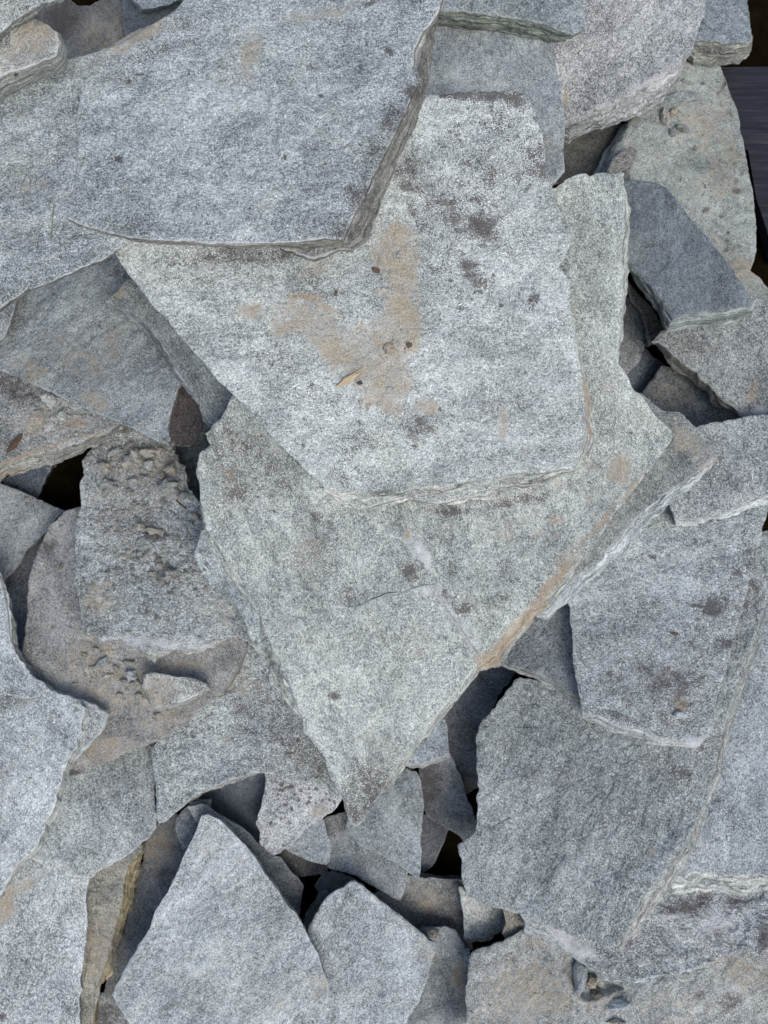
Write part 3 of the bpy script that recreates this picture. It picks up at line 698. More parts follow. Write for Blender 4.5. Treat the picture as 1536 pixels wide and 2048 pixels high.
stone('s27', W, 'small triangular grey stone under the pitted pale stone', [(560, 1690), (600, 1640), (640, 1628), (648, 1640), (651, 1659), (662, 1691), (658, 1722), (652, 1731), (634, 1726), (616, 1719), (588, 1708)], 22, tint=(0.86, 0.90, 0.94), contrast=.8, res=3.6)
stone('s26', CH, 'pitted pale knobbly stone under the tip of the dark speckled slab',
      [(524, 1540), (600, 1530), (700, 1570), (683, 1598), (676, 1610), (651, 1628), (616, 1656), (577, 1694), (560, 1708), (548, 1710), (535, 1705), (520, 1684), (522, 1668), (512, 1645), (522, 1613), (530, 1580)],
      30, tint=(1.05, 1.04, 1.06), contrast=1.1, amp=2.6, res=3.4, category='stone', jag=2.4, dark=[(560, 1610, 40, 40, 0, .3), (620, 1590, 30, 14, 0, .3)] + pits(560, 1610, 40, 50, 30, 2) + pits(625, 1592, 40, 20, 18, 3), dust=[(640, 1620, 30, 20, -30, .5)], steps=[([(580, 1560), (700, 1560), (690, 1620), (640, 1650), (605, 1640)], 4, 4)])
stone('s25', W, 'pale slab with a dark salt and pepper end left of the pointed middle slab',
      [(300, 1500), (360, 1420), (440, 1360), (500, 1280), (600, 1400), (680, 1540), (682, 1590), (676, 1594), (648, 1578), (616, 1571), (570, 1564), (535, 1548), (510, 1550, 0, 6), (457, 1562, 0, 9), (404, 1582, 0, 9), (376, 1602, 0, 8), (352, 1626), (334, 1644), (318, 1650), (312, 1640), (309, 1571)],
      24, tilt=(0.0, 0.04), tint=(1.03, 1.06, 1.06), side=(1.0, 0.95, 0.88), contrast=1.1, res=3.4, jag=1.5,
      dark=[(580, 1480, 90, 100, 35, .5), (620, 1545, 80, 40, 20, .48), (490, 1440, 40, 50, 0, .5), (560, 1390, 60, 60, 0, .55)], dust=[(480, 1370, 36, 36, -40, .45), (450, 1480, 20, 16, 0, .5)])
stone('s16', W, 'smooth grey slab at the left frame edge above the bright stepped slab',
      [(-90, 940), (0, 966), (42, 982), (84, 999), (130, 1022), (112, 1036), (93, 1065), (48, 1107), (28, 1141), (10, 1160), (-20, 1190), (-90, 1190)], 26, tint=(0.84, 0.84, 0.85), contrast=.75, res=4, grain=60)
stone('s14', W, 'curved brownish slab with dusty debris under the crumbly slab',
      [(130, 1024), (200, 1000), (340, 1050), (480, 1240), (494, 1290), (488, 1312, 2, 8), (465, 1352, 2, 14), (446, 1380, 4, 16), (420, 1406), (394, 1425), (373, 1452), (327, 1477), (264, 1502), (218, 1524), (183, 1540), (140, 1552), (100, 1500), (40, 1330), (48, 1271), (53, 1218), (56, 1176), (67, 1123), (84, 1081), (102, 1046)],
      26, tint=(0.84, 0.80, 0.77), contrast=.8, res=3.6, jag=1.8, base_dust=.10, rim=.2, rim_rust=.25,
      dust=[(260, 1370, 150, 60, 10, .6), (180, 1330, 60, 60, 0, .55), (220, 1500, 60, 25, -10, .8), (330, 1440, 80, 30, -10, .6), (350, 1335, 60, 15, -10, .7)], dark=[(100, 1090, 16, 20, 0, .8), (60, 1290, 10, 40, 0, .5), (185, 1290, 30, 14, 0, .6), (265, 1345, 30, 10, 10, .5), (150, 1548, 16, 10, 0, 1.0)])
stone('s13', W, 'crumbly slab caked with dirt and grit at the left of the middle',
      [(176, 902), (240, 850), (345, 860), (344, 895), (366, 939), (380, 975), (400, 1010), (460, 1120), (530, 1240), (520, 1290), (503, 1284), (461, 1279), (439, 1288, 0, 6), (397, 1296, 0, 14), (352, 1296, 0, 13), (337, 1304, 0, 16), (306, 1304, 0, 18), (260, 1292, 0, 14), (239, 1280, 0, 12), (211, 1280, 0, 12), (186, 1270, 0, 8), (172, 1270, 0, 6), (158, 1246), (153, 1204), (146, 1148), (148, 1098), (155, 1046), (162, 1010), (163, 971), (169, 943), (165, 922)],
      36, tint=(0.92, 0.93, 0.92), side=(1.12, 1.09, 1.02), contrast=1.2, amp=3.6, micro=1.0, res=2.8, jag=2.8, grain=-8,
      pale=[(310, 1288, 150, 14, 3, .75), (165, 1000, 10, 60, 0, .6)], dust=[(260, 980, 90, 90, 0, .42), (200, 1200, 40, 35, 0, .6), (290, 1290, 130, 22, 5, .3), (300, 930, 60, 40, 0, .6), (430, 1230, 60, 40, 0, .4)],
      dark=[(270, 960, 60, 60, 0, .5), (310, 1068, 22, 10, 0, .95), (250, 1060, 30, 30, 0, .5), (330, 1150, 40, 20, 0, .55), (250, 940, 90, 30, 20, .6), (280, 1110, 30, 20, 0, .5), (220, 1040, 40, 30, 0, .5), (340, 900, 30, 40, 30, .7), (220, 930, 40, 30, 0, .5), (440, 1180, 50, 40, 0, .35)])
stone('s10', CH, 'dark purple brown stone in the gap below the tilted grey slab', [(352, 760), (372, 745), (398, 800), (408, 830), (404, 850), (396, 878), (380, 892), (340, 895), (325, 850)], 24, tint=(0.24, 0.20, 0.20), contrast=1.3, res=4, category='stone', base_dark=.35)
stone('s12', CH, 'rough stone with a rusty brown banded front edge at the left frame edge',
      [(-90, 760), (0, 720), (100, 760), (250, 830), (243, 846, -2, 6), (225, 854, 0, 13), (197, 868, 0, 24), (158, 884, 0, 28), (116, 898, 0, 31), (63, 906, 0, 38), (21, 918, 0, 40), (0, 926, 0, 44), (-90, 950, 0, 44)],
      40, tint=(0.84, 0.82, 0.79), side=(0.98, 0.93, 0.85), contrast=1.15, amp=3.4, micro=.8, res=3.4, jag=2.2, category='stone', grain=-20,
      dust=[(80, 840, 50, 30, -20, .6), (150, 850, 40, 25, 0, .5)], rust=[(40, 914, 70, 6, -15, .85), (130, 886, 70, 5, -18, .8), (20, 945, 40, 10, -15, .8), (190, 868, 30, 8, -20, .7)], dark=[(25, 770, 60, 30, 15, .7), (140, 850, 20, 14, 0, .5)])
stone('s09', W, 'tilted smooth grey slab with beige dust on the left, corner pointing down',
      [(-90, 560), (0, 520), (120, 460), (240, 460), (330, 560), (380, 700), (366, 762), (358, 775), (345, 816), (337, 852), (338, 889), (316, 881), (281, 866), (225, 839), (169, 816), (116, 792), (63, 769), (0, 739), (-90, 700)],
      20, tint=(0.93, 0.96, 0.98), contrast=.85, res=3.4, jag=.9, dust=[(150, 720, 90, 40, 25, .48), (60, 740, 60, 22, 25, .55), (220, 690, 30, 60, 25, .5), (190, 800, 30, 14, 25, .8), (160, 660, 60, 30, 0, .35)], dark=[(240, 545, 40, 20, 0, .45), (200, 650, 3, 3), (228, 652, 3, 3)])
stone('s08', W, 'dark streaked slab sloping down under the left edge of the top middle slab',
      [(209, 601), (228, 584), (262, 553), (420, 620), (540, 830), (480, 890), (430, 850), (424, 846, 0, 6), (404, 822, 0, 8), (387, 792, -3, 10), (362, 756, -6, 12), (299, 655, -8, 14), (253, 619, -6, 13), (232, 610, -4, 10), (213, 606, -3, 12)],
      22, tilt=(0.10, 0.10), tint=(0.72, 0.74, 0.75), side=(0.72, 0.74, 0.74), contrast=.9, grain=-52, res=3.4, rust=[(235, 590, 16, 14, 0, .35)], dust=[(240, 585, 20, 14, -40, .5)])
stone('s01b', W, 'narrow rough stone at the left frame edge under the largest slab', [(-90, 560), (20, 560), (42, 570), (34, 590), (26, 625), (20, 643), (12, 660), (2, 675), (-30, 700), (-90, 700)], 22, tint=(0.85, 0.86, 0.86), res=4)
# ------------------------------------------------------------------ the middle stack
stone('s07', W, 'brownish grey slab showing along the right side under the big middle slab',
      [(1230, 760), (1285, 788), (1302, 799), (1323, 815), (1358, 823), (1369, 830), (1386, 852), (1414, 873), (1442, 890), (1449, 903), (1432, 912, 3, 8), (1385, 948, 10, 22), (1325, 990, 12, 22), (1272, 1040, 16, 24), (1222, 1090, 18, 24), (1165, 1142, 18, 22), (1115, 1192, 10, 24), (1092, 1222, 4, 20), (1076, 1222, 2, 14), (1000, 1200), (1050, 1000), (1180, 840)],
      26, tilt=(0.03, -0.05), lock=True, tint=(0.74, 0.735, 0.71), side=(1.18, 1.20, 1.22), contrast=.9, res=3.6, dust=[(1370, 880, 60, 30, 35, .6), (1420, 930, 25, 30, 45, .5)])
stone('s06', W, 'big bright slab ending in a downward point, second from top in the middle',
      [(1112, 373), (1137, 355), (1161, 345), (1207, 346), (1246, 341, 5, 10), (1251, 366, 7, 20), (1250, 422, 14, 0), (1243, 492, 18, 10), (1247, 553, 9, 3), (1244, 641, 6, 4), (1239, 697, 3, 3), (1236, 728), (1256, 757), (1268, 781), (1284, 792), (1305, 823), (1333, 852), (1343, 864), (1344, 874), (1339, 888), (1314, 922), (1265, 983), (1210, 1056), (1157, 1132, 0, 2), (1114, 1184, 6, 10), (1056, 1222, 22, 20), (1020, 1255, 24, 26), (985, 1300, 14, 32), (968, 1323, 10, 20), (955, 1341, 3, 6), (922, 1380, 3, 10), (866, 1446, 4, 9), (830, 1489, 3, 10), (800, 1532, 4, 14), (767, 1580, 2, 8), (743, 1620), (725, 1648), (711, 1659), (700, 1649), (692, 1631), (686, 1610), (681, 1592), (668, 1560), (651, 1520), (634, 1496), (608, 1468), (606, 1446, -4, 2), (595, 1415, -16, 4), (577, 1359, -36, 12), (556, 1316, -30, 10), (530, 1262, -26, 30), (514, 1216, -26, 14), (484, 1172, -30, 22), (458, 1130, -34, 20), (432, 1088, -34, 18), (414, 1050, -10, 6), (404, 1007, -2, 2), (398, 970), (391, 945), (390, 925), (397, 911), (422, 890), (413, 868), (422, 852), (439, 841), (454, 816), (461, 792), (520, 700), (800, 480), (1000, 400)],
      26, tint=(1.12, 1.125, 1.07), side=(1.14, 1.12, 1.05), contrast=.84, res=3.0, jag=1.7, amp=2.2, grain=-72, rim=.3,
      dark=pits(930, 1180, 110, 60, 30, 15, 3, 9, .6) + pits(520, 960, 100, 100, 60, 16, 3, 10, .5) + [(480, 900, 70, 60, 50, .42), (560, 960, 60, 30, 45, .4), (900, 1022, 60, 10, 0, .7), (1040, 1000, 70, 10, -12, .6), (640, 1040, 50, 14, 30, .5), (818, 1146, 22, 16, 0, .9), (930, 1212, 22, 18, 0, .75), (1003, 1197, 14, 10, 0, .7), (470, 965, 40, 50, 0, .55), (730, 1585, 44, 80, 20, .62), (700, 1190, 30, 12, 0, .5), (640, 1100, 60, 60, 60, .35), (450, 900, 50, 60, 0, .45), (668, 1390, 12, 6), (560, 930, 30, 40, 45, .5), (900, 1020, 40, 10, 0, .6), (1000, 1010, 60, 10, -10, .5), (1240, 860, 40, 30, 0, .3)],  # blobs along the upper slab mix mottled stain with painted contact shade
      rust=pits(1120, 1050, 110, 100, 50, 13, 4, 11, .6) + pits(820, 1300, 140, 140, 50, 14, 4, 10, .5) + [(1240, 935, 22, 30, 0, .8), (1262, 975, 8, 50, 38, .7), (1200, 1050, 9, 60, 38, .8), (1135, 1115, 20, 70, 38, .62), (1105, 1165, 10, 60, 38, 1.1), (1068, 1225, 16, 40, 38, 1.1), (1015, 1275, 12, 70, 38, 1.2), (980, 1320, 20, 20, 0, 1.1), (1215, 770, 30, 40, 0, .45), (1185, 930, 20, 20, 0, .5), (1110, 1035, 20, 14, 0, .7), (1000, 1050, 50, 25, -25, .45), (815, 1066, 6, 8, 0, .9), (960, 1325, 14, 16, 0, .9), (640, 1090, 20, 20, 0, .5), (850, 1300, 60, 60, 0, .28), (720, 1330, 50, 20, 0, .3)],
      dust=[(610, 1110, 30, 50, -30, .35), (1020, 1060, 60, 20, -20, .35), (740, 1490, 60, 60, 0, .3), (470, 955, 30, 30, 0, .4), (1240, 950, 20, 30, 0, .6)],
      pale=[(845, 1110, 16, 40, -25, .95), (890, 1200, 14, 50, -32, .7), (935, 1270, 12, 50, -32, .7), (600, 1240, 60, 14, -10, .6), (560, 900, 14, 40, -40, .6), (520, 1180, 14, 60, -25, .5), (430, 930, 20, 30, 0, .5)])
stone('s03', W, 'smooth grey slab just under the upper end of the top middle slab',
      [(780, 40), (1105, 50), (1110, 88), (1116, 141), (1123, 183), (1128, 225), (1130, 281), (1128, 306), (1131, 341), (1118, 356), (1101, 366), (1000, 420), (820, 400)],
      20, tint=(1.02, 1.04, 1.04), contrast=.75, res=4, rim=.4, dust=[(1100, 290, 30, 50, 0, .35)], dark=[(900, 90, 20, 60, 0, .3)])
stone('s02', W, 'large bright slab with tan dust patches on top of the middle stack',
      [(221, 490), (330, 430), (640, 330), (790, 210), (880, 187), (960, 182), (1040, 180), (1062, 205), (1075, 240), (1086, 267), (1091, 316), (1091, 352), (1112, 387), (1121, 420), (1130, 457), (1142, 475), (1137, 499), (1119, 530), (1130, 550), (1137, 563), (1140, 616), (1147, 655, 2, 2), (1150, 683, 5, 2), (1160, 730, 6, 2), (1170, 780, 10, 2), (1174, 820, 11, 8), (1177, 865, 13, 6), (1165, 905, 8, 10), (1147, 936, 4, 14), (1087, 946, 0, 28), (1031, 945, 2, 33), (967, 957, 6, 44), (887, 971, 0, 42), (850, 972, 0, 38), (816, 975, 0, 28), (753, 982, 6, 33), (700, 986, 12, 38), (676, 984, 14, 36), (651, 978, 4, 8), (598, 929), (556, 888), (499, 823), (464, 788), (436, 760), (415, 732), (369, 683), (337, 644), (292, 595), (260, 553), (240, 525), (228, 505)],
      28, tint=(1.24, 1.25, 1.22), side=(1.28, 1.25, 1.17), contrast=.78, res=3.0, jag=1.4, amp=1.8, grain=4, rim=.25,
      dust=[(790, 500, 40, 50, 10, .95), (805, 560, 26, 70, 0, .95), (800, 650, 36, 70, 0, .95), (780, 750, 40, 50, 0, .95), (690, 705, 95, 36, 35, .9), (620, 640, 70, 32, 20, .75), (740, 690, 60, 50, 0, .7), (560, 650, 24, 24, 0, .7), (760, 800, 60, 24, 30, .7), (850, 810, 22, 16, 0, .9), (1006, 840, 10, 30, 0, .8), (500, 625, 30, 16, 0, .6), (640, 530, 50, 20, -10, .5), (900, 860, 90, 20, 0, .35), (780, 870, 60, 20, 0, .35), (300, 560, 24, 40, -45, .4)],
      rust=pits(1000, 850, 180, 70, 26, 12, 4, 10, .6) + [(790, 560, 40, 110, 0, .42), (740, 730, 70, 60, 0, .42), (1176, 760, 10, 60, -5, .6), (610, 597, 38, 9, -5, 1.0), (650, 610, 30, 7, 25, .95), (580, 600, 10, 14, 0, .9), (610, 622, 8, 6, 0, .8), (500, 622, 24, 16, 0, .75), (760, 770, 40, 40, 0, .5), (1176, 800, 10, 60, -5, .85), (1183, 855, 10, 16, 0, 1.1), (630, 540, 40, 14, -15, .6), (1085, 760, 30, 20, 0, .4), (1010, 850, 12, 20, 0, .4), (660, 990, 20, 14, 40, .5), (790, 995, 50, 6, 0, .35)],
      dark=pits(985, 290, 110, 100, 70, 7, 4, 12, .55) + pits(900, 430, 80, 70, 50, 8, 4, 12, .6) + pits(960, 560, 60, 60, 24, 9, 3, 9, .6) + pits(800, 860, 200, 60, 50, 10, 3, 9, .55) + [(940, 400, 90, 60, 20, .45), (1030, 480, 50, 60, 0, .34), (985, 330, 60, 50, 0, .42), (1085, 330, 14, 40, 0, .7), (870, 520, 30, 50, 0, .4), (1000, 800, 60, 40, 0, .36), (560, 740, 80, 50, 40, .36), (500, 690, 60, 40, 40, .34), (965, 455, 42, 34, 20, .85), (905, 425, 40, 30, 40, .6), (860, 400, 30, 50, 0, .5), (820, 350, 30, 40, 0, .55), (945, 540, 20, 36, -30, .75), (975, 570, 16, 16, 0, .6), (1070, 603, 10, 20, 20, .75), (960, 190, 90, 12, 2, 1.0), (1030, 200, 28, 18, 0, .9), (1000, 245, 60, 40, 0, .45), (1065, 325, 26, 40, 0, .6), (720, 880, 50, 20, 0, .55), (838, 850, 30, 26, 0, .7), (690, 930, 30, 40, 0, .5), (800, 820, 30, 14, 0, .5), (640, 800, 60, 50, 40, .35), (800, 1020, 30, 8), (400, 540, 90, 30, 10, .4), (480, 515, 110, 16, 0, .6), (1000, 690, 40, 40, 0, .3), (920, 620, 14, 8, 0, .6), (850, 480, 20, 40, 0, .35)],  # blobs just below the largest slab's lower edge paint its soft shadow
      pale=[(560, 590, 30, 40, 0, .5), (690, 560, 50, 40, 0, .4), (930, 560, 40, 60, 0, .4), (1050, 700, 40, 60, 0, .3)], rim_rust=.28)
stone('s04', W, 'grey slab with a thick mossy green front edge at the top',
      [(840, -80), (1164, -80), (1163, 0), (1172, 35), (1168, 53, -6, 8), (1158, 62, -8, 8), (1140, 67, -6, 12), (1116, 62, -6, 26), (1087, 47, -10, 38), (1049, 37, -8, 44), (996, 28, 0, 38), (939, 25, 0, 40), (883, 23, -5, 34), (850, 20)],
      30, tint=(0.88, 0.93, 0.93), side=(0.66, 0.70, 0.62), contrast=.85, res=3.4, jag=1.5)
stone('s01', W, 'largest smooth grey slab lying across the top left of the heap',
      [(-110, 210), (0, 160), (100, 130), (151, 117), (190, 109), (225, 88), (257, 67), (278, 56), (302, 46), (327, 32), (350, 18), (365, 0), (385, -80), (895, -80), (888, 0, -4, 20), (884, 16, -4, 8), (868, 42, 10, 12), (852, 60, 22, 2), (832, 102, 34, 3), (832, 137, 30, 14), (843, 165, 16, 14), (823, 204, 26, 8), (802, 253, 34, 5), (774, 306, 33, 4), (743, 366, 40, 9), (728, 404, 40, 8), (697, 464, 46, 20), (692, 484, 14, 22), (651, 478, 14, 28), (605, 487, 24, 32), (570, 489, 5, 14), (540, 489, 0, 9), (422, 487, 0, 8), (316, 482, 0, 6), (250, 477, 0, 4), (222, 498), (200, 512), (141, 537), (88, 561), (49, 575), (7, 602), (-50, 640), (-110, 660)],
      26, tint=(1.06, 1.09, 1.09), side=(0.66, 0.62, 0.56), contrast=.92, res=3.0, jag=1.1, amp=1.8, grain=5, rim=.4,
      steps=[([(-160, 430), (20, 440), (100, 442), (134, 446), (176, 450), (228, 462), (262, 470), (240, 520), (180, 620), (-160, 800)], -7, 16)],
      dust=[(255, 82, 70, 22, -28, .6), (300, 60, 40, 16, -25, .7), (500, 110, 22, 50, 10, .6), (640, 30, 90, 12, -12, .6), (40, 330, 50, 90, 0, .35), (90, 370, 60, 30, 0, .35), (190, 120, 60, 20, -20, .4), (470, 190, 20, 40, 0, .35), (20, 470, 50, 40, 0, .3)],
      dark=[(825, 185, 18, 22, 20, .85), (785, 240, 26, 36, 30, .62), (755, 310, 34, 44, 28, .6), (722, 390, 40, 44, 28, .62), (690, 455, 44, 26, 20, .55), (330, 95, 70, 14, -25, .55), (400, 40, 60, 14, -20, .45), (775, 100, 22, 6, 30, .7), (235, 317, 9, 5), (275, 152, 12, 4), (640, 192, 5, 4, 0, 1.2), (570, 311, 5, 4, 0, 1.2), (719, 291, 5, 3), (255, 168, 5, 5), (735, 8, 24, 6, -10, .9), (120, 480, 60, 40, -30, .3)],
      rust=[(700, 470, 20, 14, 0, .4), (720, 430, 16, 70, 28, .3), (45, 232, 6, 4)])
stone('s49', CH, 'small thick block with a beige top in the upper left corner',
      [(-100, 150), (-100, 70), (0, 60), (40, 30), (74, 37), (95, 50), (112, 66, 12, 8), (118, 88, 22, 14), (115, 112, 26, 14), (96, 120, 18, 36), (84, 121, 4, 38), (60, 131, -10, 48), (18, 143, -10, 60), (0, 148, 0, 68), (-100, 180, 0, 60)],
      48, tint=(0.98, 0.96, 0.92), side=(0.86, 0.84, 0.79), contrast=1.0, res=3.0, jag=1.8, category='stone', dust=[(70, 80, 35, 40, 30, .85), (30, 110, 30, 30, 0, .5)], rim=.6, dark=[(35, 150, 5, 4)])
stone('s50', W, 'rough slab end jutting in at the very top left corner',
      [(-100, -80), (140, -80), (128, 0, -2, 4), (118, 2, 4, 8), (100, 6, -6, 16), (78, 10, -2, 18), (62, 20, 0, 20), (24, 46, 0, 22), (-10, 70, 0, 22), (-100, 110, 0, 20)],
      26, tint=(0.90, 0.90, 0.87), side=(0.84, 0.83, 0.78), contrast=1.0, res=3.2, jag=2.2)
stone('s15', W, 'bright stepped slab at the left frame edge of the lower left',
      [(-100, 1080), (-10, 1130), (0, 1151), (4, 1170, 6, 8), (18, 1225, 14, 30), (21, 1281, 22, 20), (42, 1323, 22, 10), (70, 1358, 10, 6), (100, 1380, 16, -4), (140, 1394, 16, 2), (169, 1412, 36, 10), (164, 1440, 44, 6), (160, 1468, 34, 4), (152, 1500, 18, 6), (140, 1522, 8, 10), (120, 1571, 16, 8), (95, 1642, 12, 6), (63, 1705, 10, 8), (25, 1747, 3, 10), (0, 1789, 0, 10), (-100, 1860)],
      28, tint=(1.28, 1.30, 1.30), side=(1.08, 1.06, 1.0), contrast=.9, res=3.0, jag=2.6, amp=2.4, grain=-50, rim=.5,
      dust=[(20, 1560, 40, 80, 30, .35), (60, 1400, 40, 20, -30, .45), (20, 1720, 40, 40, 0, .3)], dark=[(20, 1400, 24, 20, 0, .5), (60, 1480, 60, 20, -50, .25)],
      pale=[(60, 1450, 60, 60, 0, .35)])
stone('chunk', CH, 'small beige wedge shaped chunk resting on the curved brownish slab',
      [(286, 1352), (300, 1345, 0, -3), (330, 1350, 0, -5), (380, 1356, 4, -4), (412, 1366, 8, -2), (419, 1376, 4, 4), (405, 1384, 4, 6), (380, 1396, 2, 8), (350, 1408, 0, 8), (330, 1416, 0, 8), (314, 1414, -2, 6), (298, 1392, -8, 6), (284, 1370, -4, 4)],
      30, tint=(1.12, 1.08, 1.0), side=(0.85, 0.85, 0.82), contrast=.9, res=2.4, amp=3.0, category='stone', jag=1.4, dust=[(318, 1380, 28, 30, 0, .85)], dark=[(380, 1380, 30, 16, 0, .4)])

# ------------------------------------------------------------------ split layers: parts of their slabs
layer('s06l', 's06', 'split_layer',
      [(848, 1168), (868, 1170), (880, 1195), (898, 1225), (930, 1270), (960, 1316), (952, 1334), (920, 1376), (864, 1442), (828, 1485), (798, 1528), (765, 1576), (741, 1616), (724, 1642), (711, 1652), (703, 1643), (695, 1628), (690, 1608), (684, 1588), (672, 1558), (655, 1518), (638, 1492), (612, 1462), (612, 1440), (600, 1412), (582, 1356), (562, 1312), (540, 1262), (560, 1237), (610, 1230), (640, 1222), (670, 1206), (705, 1216), (770, 1188), (815, 1180)],
      3.0, off=3.6, at=(905, 1250), tip=(0.020, 0.004), tint=(1.12, 1.125, 1.07), side=(1.14, 1.12, 1.05), contrast=.84, res=3.0, jag=.9, amp=1.0, grain=-72, rim=.45,
      dark=[(730, 1585, 44, 80, 20, .62), (668, 1390, 12, 6), (790, 1300, 60, 40, 0, .25)], rust=[(850, 1300, 60, 60, 0, .28), (720, 1330, 50, 20, 0, .3), (955, 1320, 12, 14, 0, .8)], dust=[(740, 1490, 60, 60, 0, .3), (840, 1290, 50, 50, 0, .3)], pale=[(590, 1260, 40, 20, 0, .5), (855, 1180, 12, 12, 0, .8)])
layer('s01l', 's01', 'split_layer',
      [(190, 112), (226, 91), (258, 70), (279, 59), (303, 49), (328, 35), (352, 21), (367, 0), (387, -78), (890, -78), (884, 0), (878, 18), (862, 44), (847, 62), (828, 102), (826, 137), (838, 165), (818, 204), (797, 253), (769, 306), (738, 366), (723, 404), (692, 464), (686, 480), (651, 474), (605, 483), (570, 486), (540, 486), (422, 484), (316, 479), (262, 474), (228, 466), (176, 453), (134, 436), (140, 400), (152, 340), (155, 290), (150, 240), (165, 180)],
      6.0, off=5.5, at=(600, 300), tip=(0.006, 0.0), tint=(1.06, 1.09, 1.09), side=(0.66, 0.62, 0.55), contrast=.92, res=3.0, jag=1.1, amp=1.6, grain=5, rim=.45,
      dust=[(255, 82, 70, 22, -28, .6), (300, 60, 40, 16, -25, .7), (500, 110, 22, 50, 10, .6), (640, 30, 90, 12, -12, .6), (40, 330, 50, 90, 0, .35), (90, 370, 60, 30, 0, .35), (190, 120, 60, 20, -20, .4), (470, 190, 20, 40, 0, .35)],
      dark=[(825, 185, 18, 22, 20, .85), (785, 240, 26, 36, 30, .62), (755, 310, 34, 44, 28, .6), (722, 390, 40, 44, 28, .62), (690, 455, 44, 26, 20, .55), (330, 95, 70, 14, -25, .55), (400, 40, 60, 14, -20, .45), (775, 100, 22, 6, 30, .7), (235, 317, 9, 5), (275, 152, 12, 4), (640, 192, 5, 4, 0, 1.2), (570, 311, 5, 4, 0, 1.2), (719, 291, 5, 3), (255, 168, 5, 5), (735, 8, 24, 6, -10, .9)],
      rust=[(700, 470, 20, 14, 0, .4), (720, 430, 16, 70, 28, .3), (45, 232, 6, 4)])
layer('s15l', 's15', 'split_layer',
      [(-98, 1090), (-12, 1138), (-2, 1155), (2, 1172), (14, 1225), (17, 1281), (36, 1325), (60, 1362), (84, 1384), (78, 1398), (50, 1396), (10, 1388), (-98, 1400)],
      4.0, tint=(1.24, 1.26, 1.27), side=(0.92, 0.90, 0.87), contrast=.9, res=3.2, jag=1.4, grain=-50, rim=.5, dark=[(20, 1385, 24, 10, 0, .5)])
layer('s18l', 's18', 'split_layer',
      [(292, 1500), (314, 1494), (309, 1536), (306, 1571), (308, 1613), (309, 1650), (297, 1672), (287, 1682), (290, 1600), (288, 1550)],
      2.6, tint=(0.82, 0.84, 0.85), contrast=.85, res=3.0, jag=1.2, rim=.5)

# broken ledges showing below the faces: parts too
layer('s06g', 's06', 'ledge',
      [(402, 1060), (392, 1096), (388, 1112), (401, 1141), (422, 1172), (443, 1186), (471, 1211), (489, 1234), (500, 1268), (514, 1292), (545, 1300), (520, 1220), (480, 1150), (440, 1070)],
      10.0, off=-9.0, tint=(1.05, 1.10, 1.12), contrast=.8, res=3.0, jag=1.6, grain=-72, rim=.3)
layer('s02g', 's02', 'ledge',
      [(690, 1000), (700, 990), (753, 982), (816, 978), (887, 976), (967, 963), (1031, 950), (1090, 950), (1094, 962), (1040, 968), (1000, 974), (975, 994), (922, 998), (873, 1009), (816, 996), (767, 1006), (715, 1019)],
      7.0, off=-12.0, tint=(1.22, 1.2, 1.13), contrast=.9, res=3.0, jag=1.5, amp=2.0, grain=4, rim=.4)
layer('s01g', 's01', 'ledge',
      [(556, 484), (605, 480), (651, 476), (690, 482), (702, 498), (669, 500), (648, 512), (628, 516), (590, 503), (560, 494)],
      6.0, off=-13.0, tint=(0.75, 0.72, 0.66), contrast=.9, res=2.6, jag=1.5, rim=.5)
layer('s15g', 's15', 'ledge',
      [(140, 1396), (162, 1400), (190, 1413), (213, 1429), (209, 1446), (196, 1464), (176, 1488), (150, 1520), (140, 1480), (150, 1430)],
      8.0, off=-7.0, tint=(1.15, 1.15, 1.12), contrast=.9, res=3.0, jag=1.5, grain=-50, rim=.5)

# ------------------------------------------------------------------ small loose things, dropped where the sight line meets the stone
bpy.context.view_layer.update()
DG = bpy.context.evaluated_depsgraph_get()
def hit(px, py):
    d = Vector(ray(np.array([px, py], float))).normalized()
    ok, loc, nor, _, ob, _ = scene.ray_cast(DG, Vector((0, 0, CAM_Z)), d)
    if nor.z < 0.3: nor = Vector((0, 0, 1))
    return (loc, nor.normalized(), ob) if ok else (Vector((0, 0, 0)), Vector((0, 0, 1)), None)

def lump_verts(w, h, th, seed, n=11, rings=3, spike=.22):
    """a small broken lump: uneven rim, faceted top, flat underside (metres)"""
    rs = np.random.RandomState(seed)
    ang = np.sort(np.linspace(0, 2 * math.pi, n, endpoint=False) + rs.uniform(-.18, .18, n))
    r = 1 + rs.uniform(-spike, spike, n)
    V, F = [], []
    prof = [(0.86, 0.0), (1.0, 0.45), (0.72, 0.95)]
    for k, (s, z) in enumerate(prof):
        for i in range(n):
            q = 1 + rs.uniform(-.08, .08)
            V.append((math.cos(ang[i]) * r[i] * s * q * w / 2, math.sin(ang[i]) * r[i] * s * q * h / 2, z * th * (1 + rs.uniform(-.2, .2))))
    V.append((rs.uniform(-.1, .1) * w, rs.uniform(-.1, .1) * h, th * 1.05))
    for k in range(2):
        for i in range(n):
            j = (i + 1) % n
            F.append((k * n + i, k * n + j, (k + 1) * n + j, (k + 1) * n + i))
    for i in range(n): F.append((2 * n + i, 2 * n + (i + 1) % n, 3 * n))
    F.append(tuple(range(n))[::-1])
    return V, F

def stone_attrs(me, tint, marks, contrast=.8):
    nv = len(me.vertices)
    for nm, val in (('marks', marks), ('tint', (*tint, contrast))):
        at = me.attributes.new(nm, 'FLOAT_COLOR', 'POINT')
        at.data.foreach_set('color', np.tile(np.array(val, np.float32), nv))

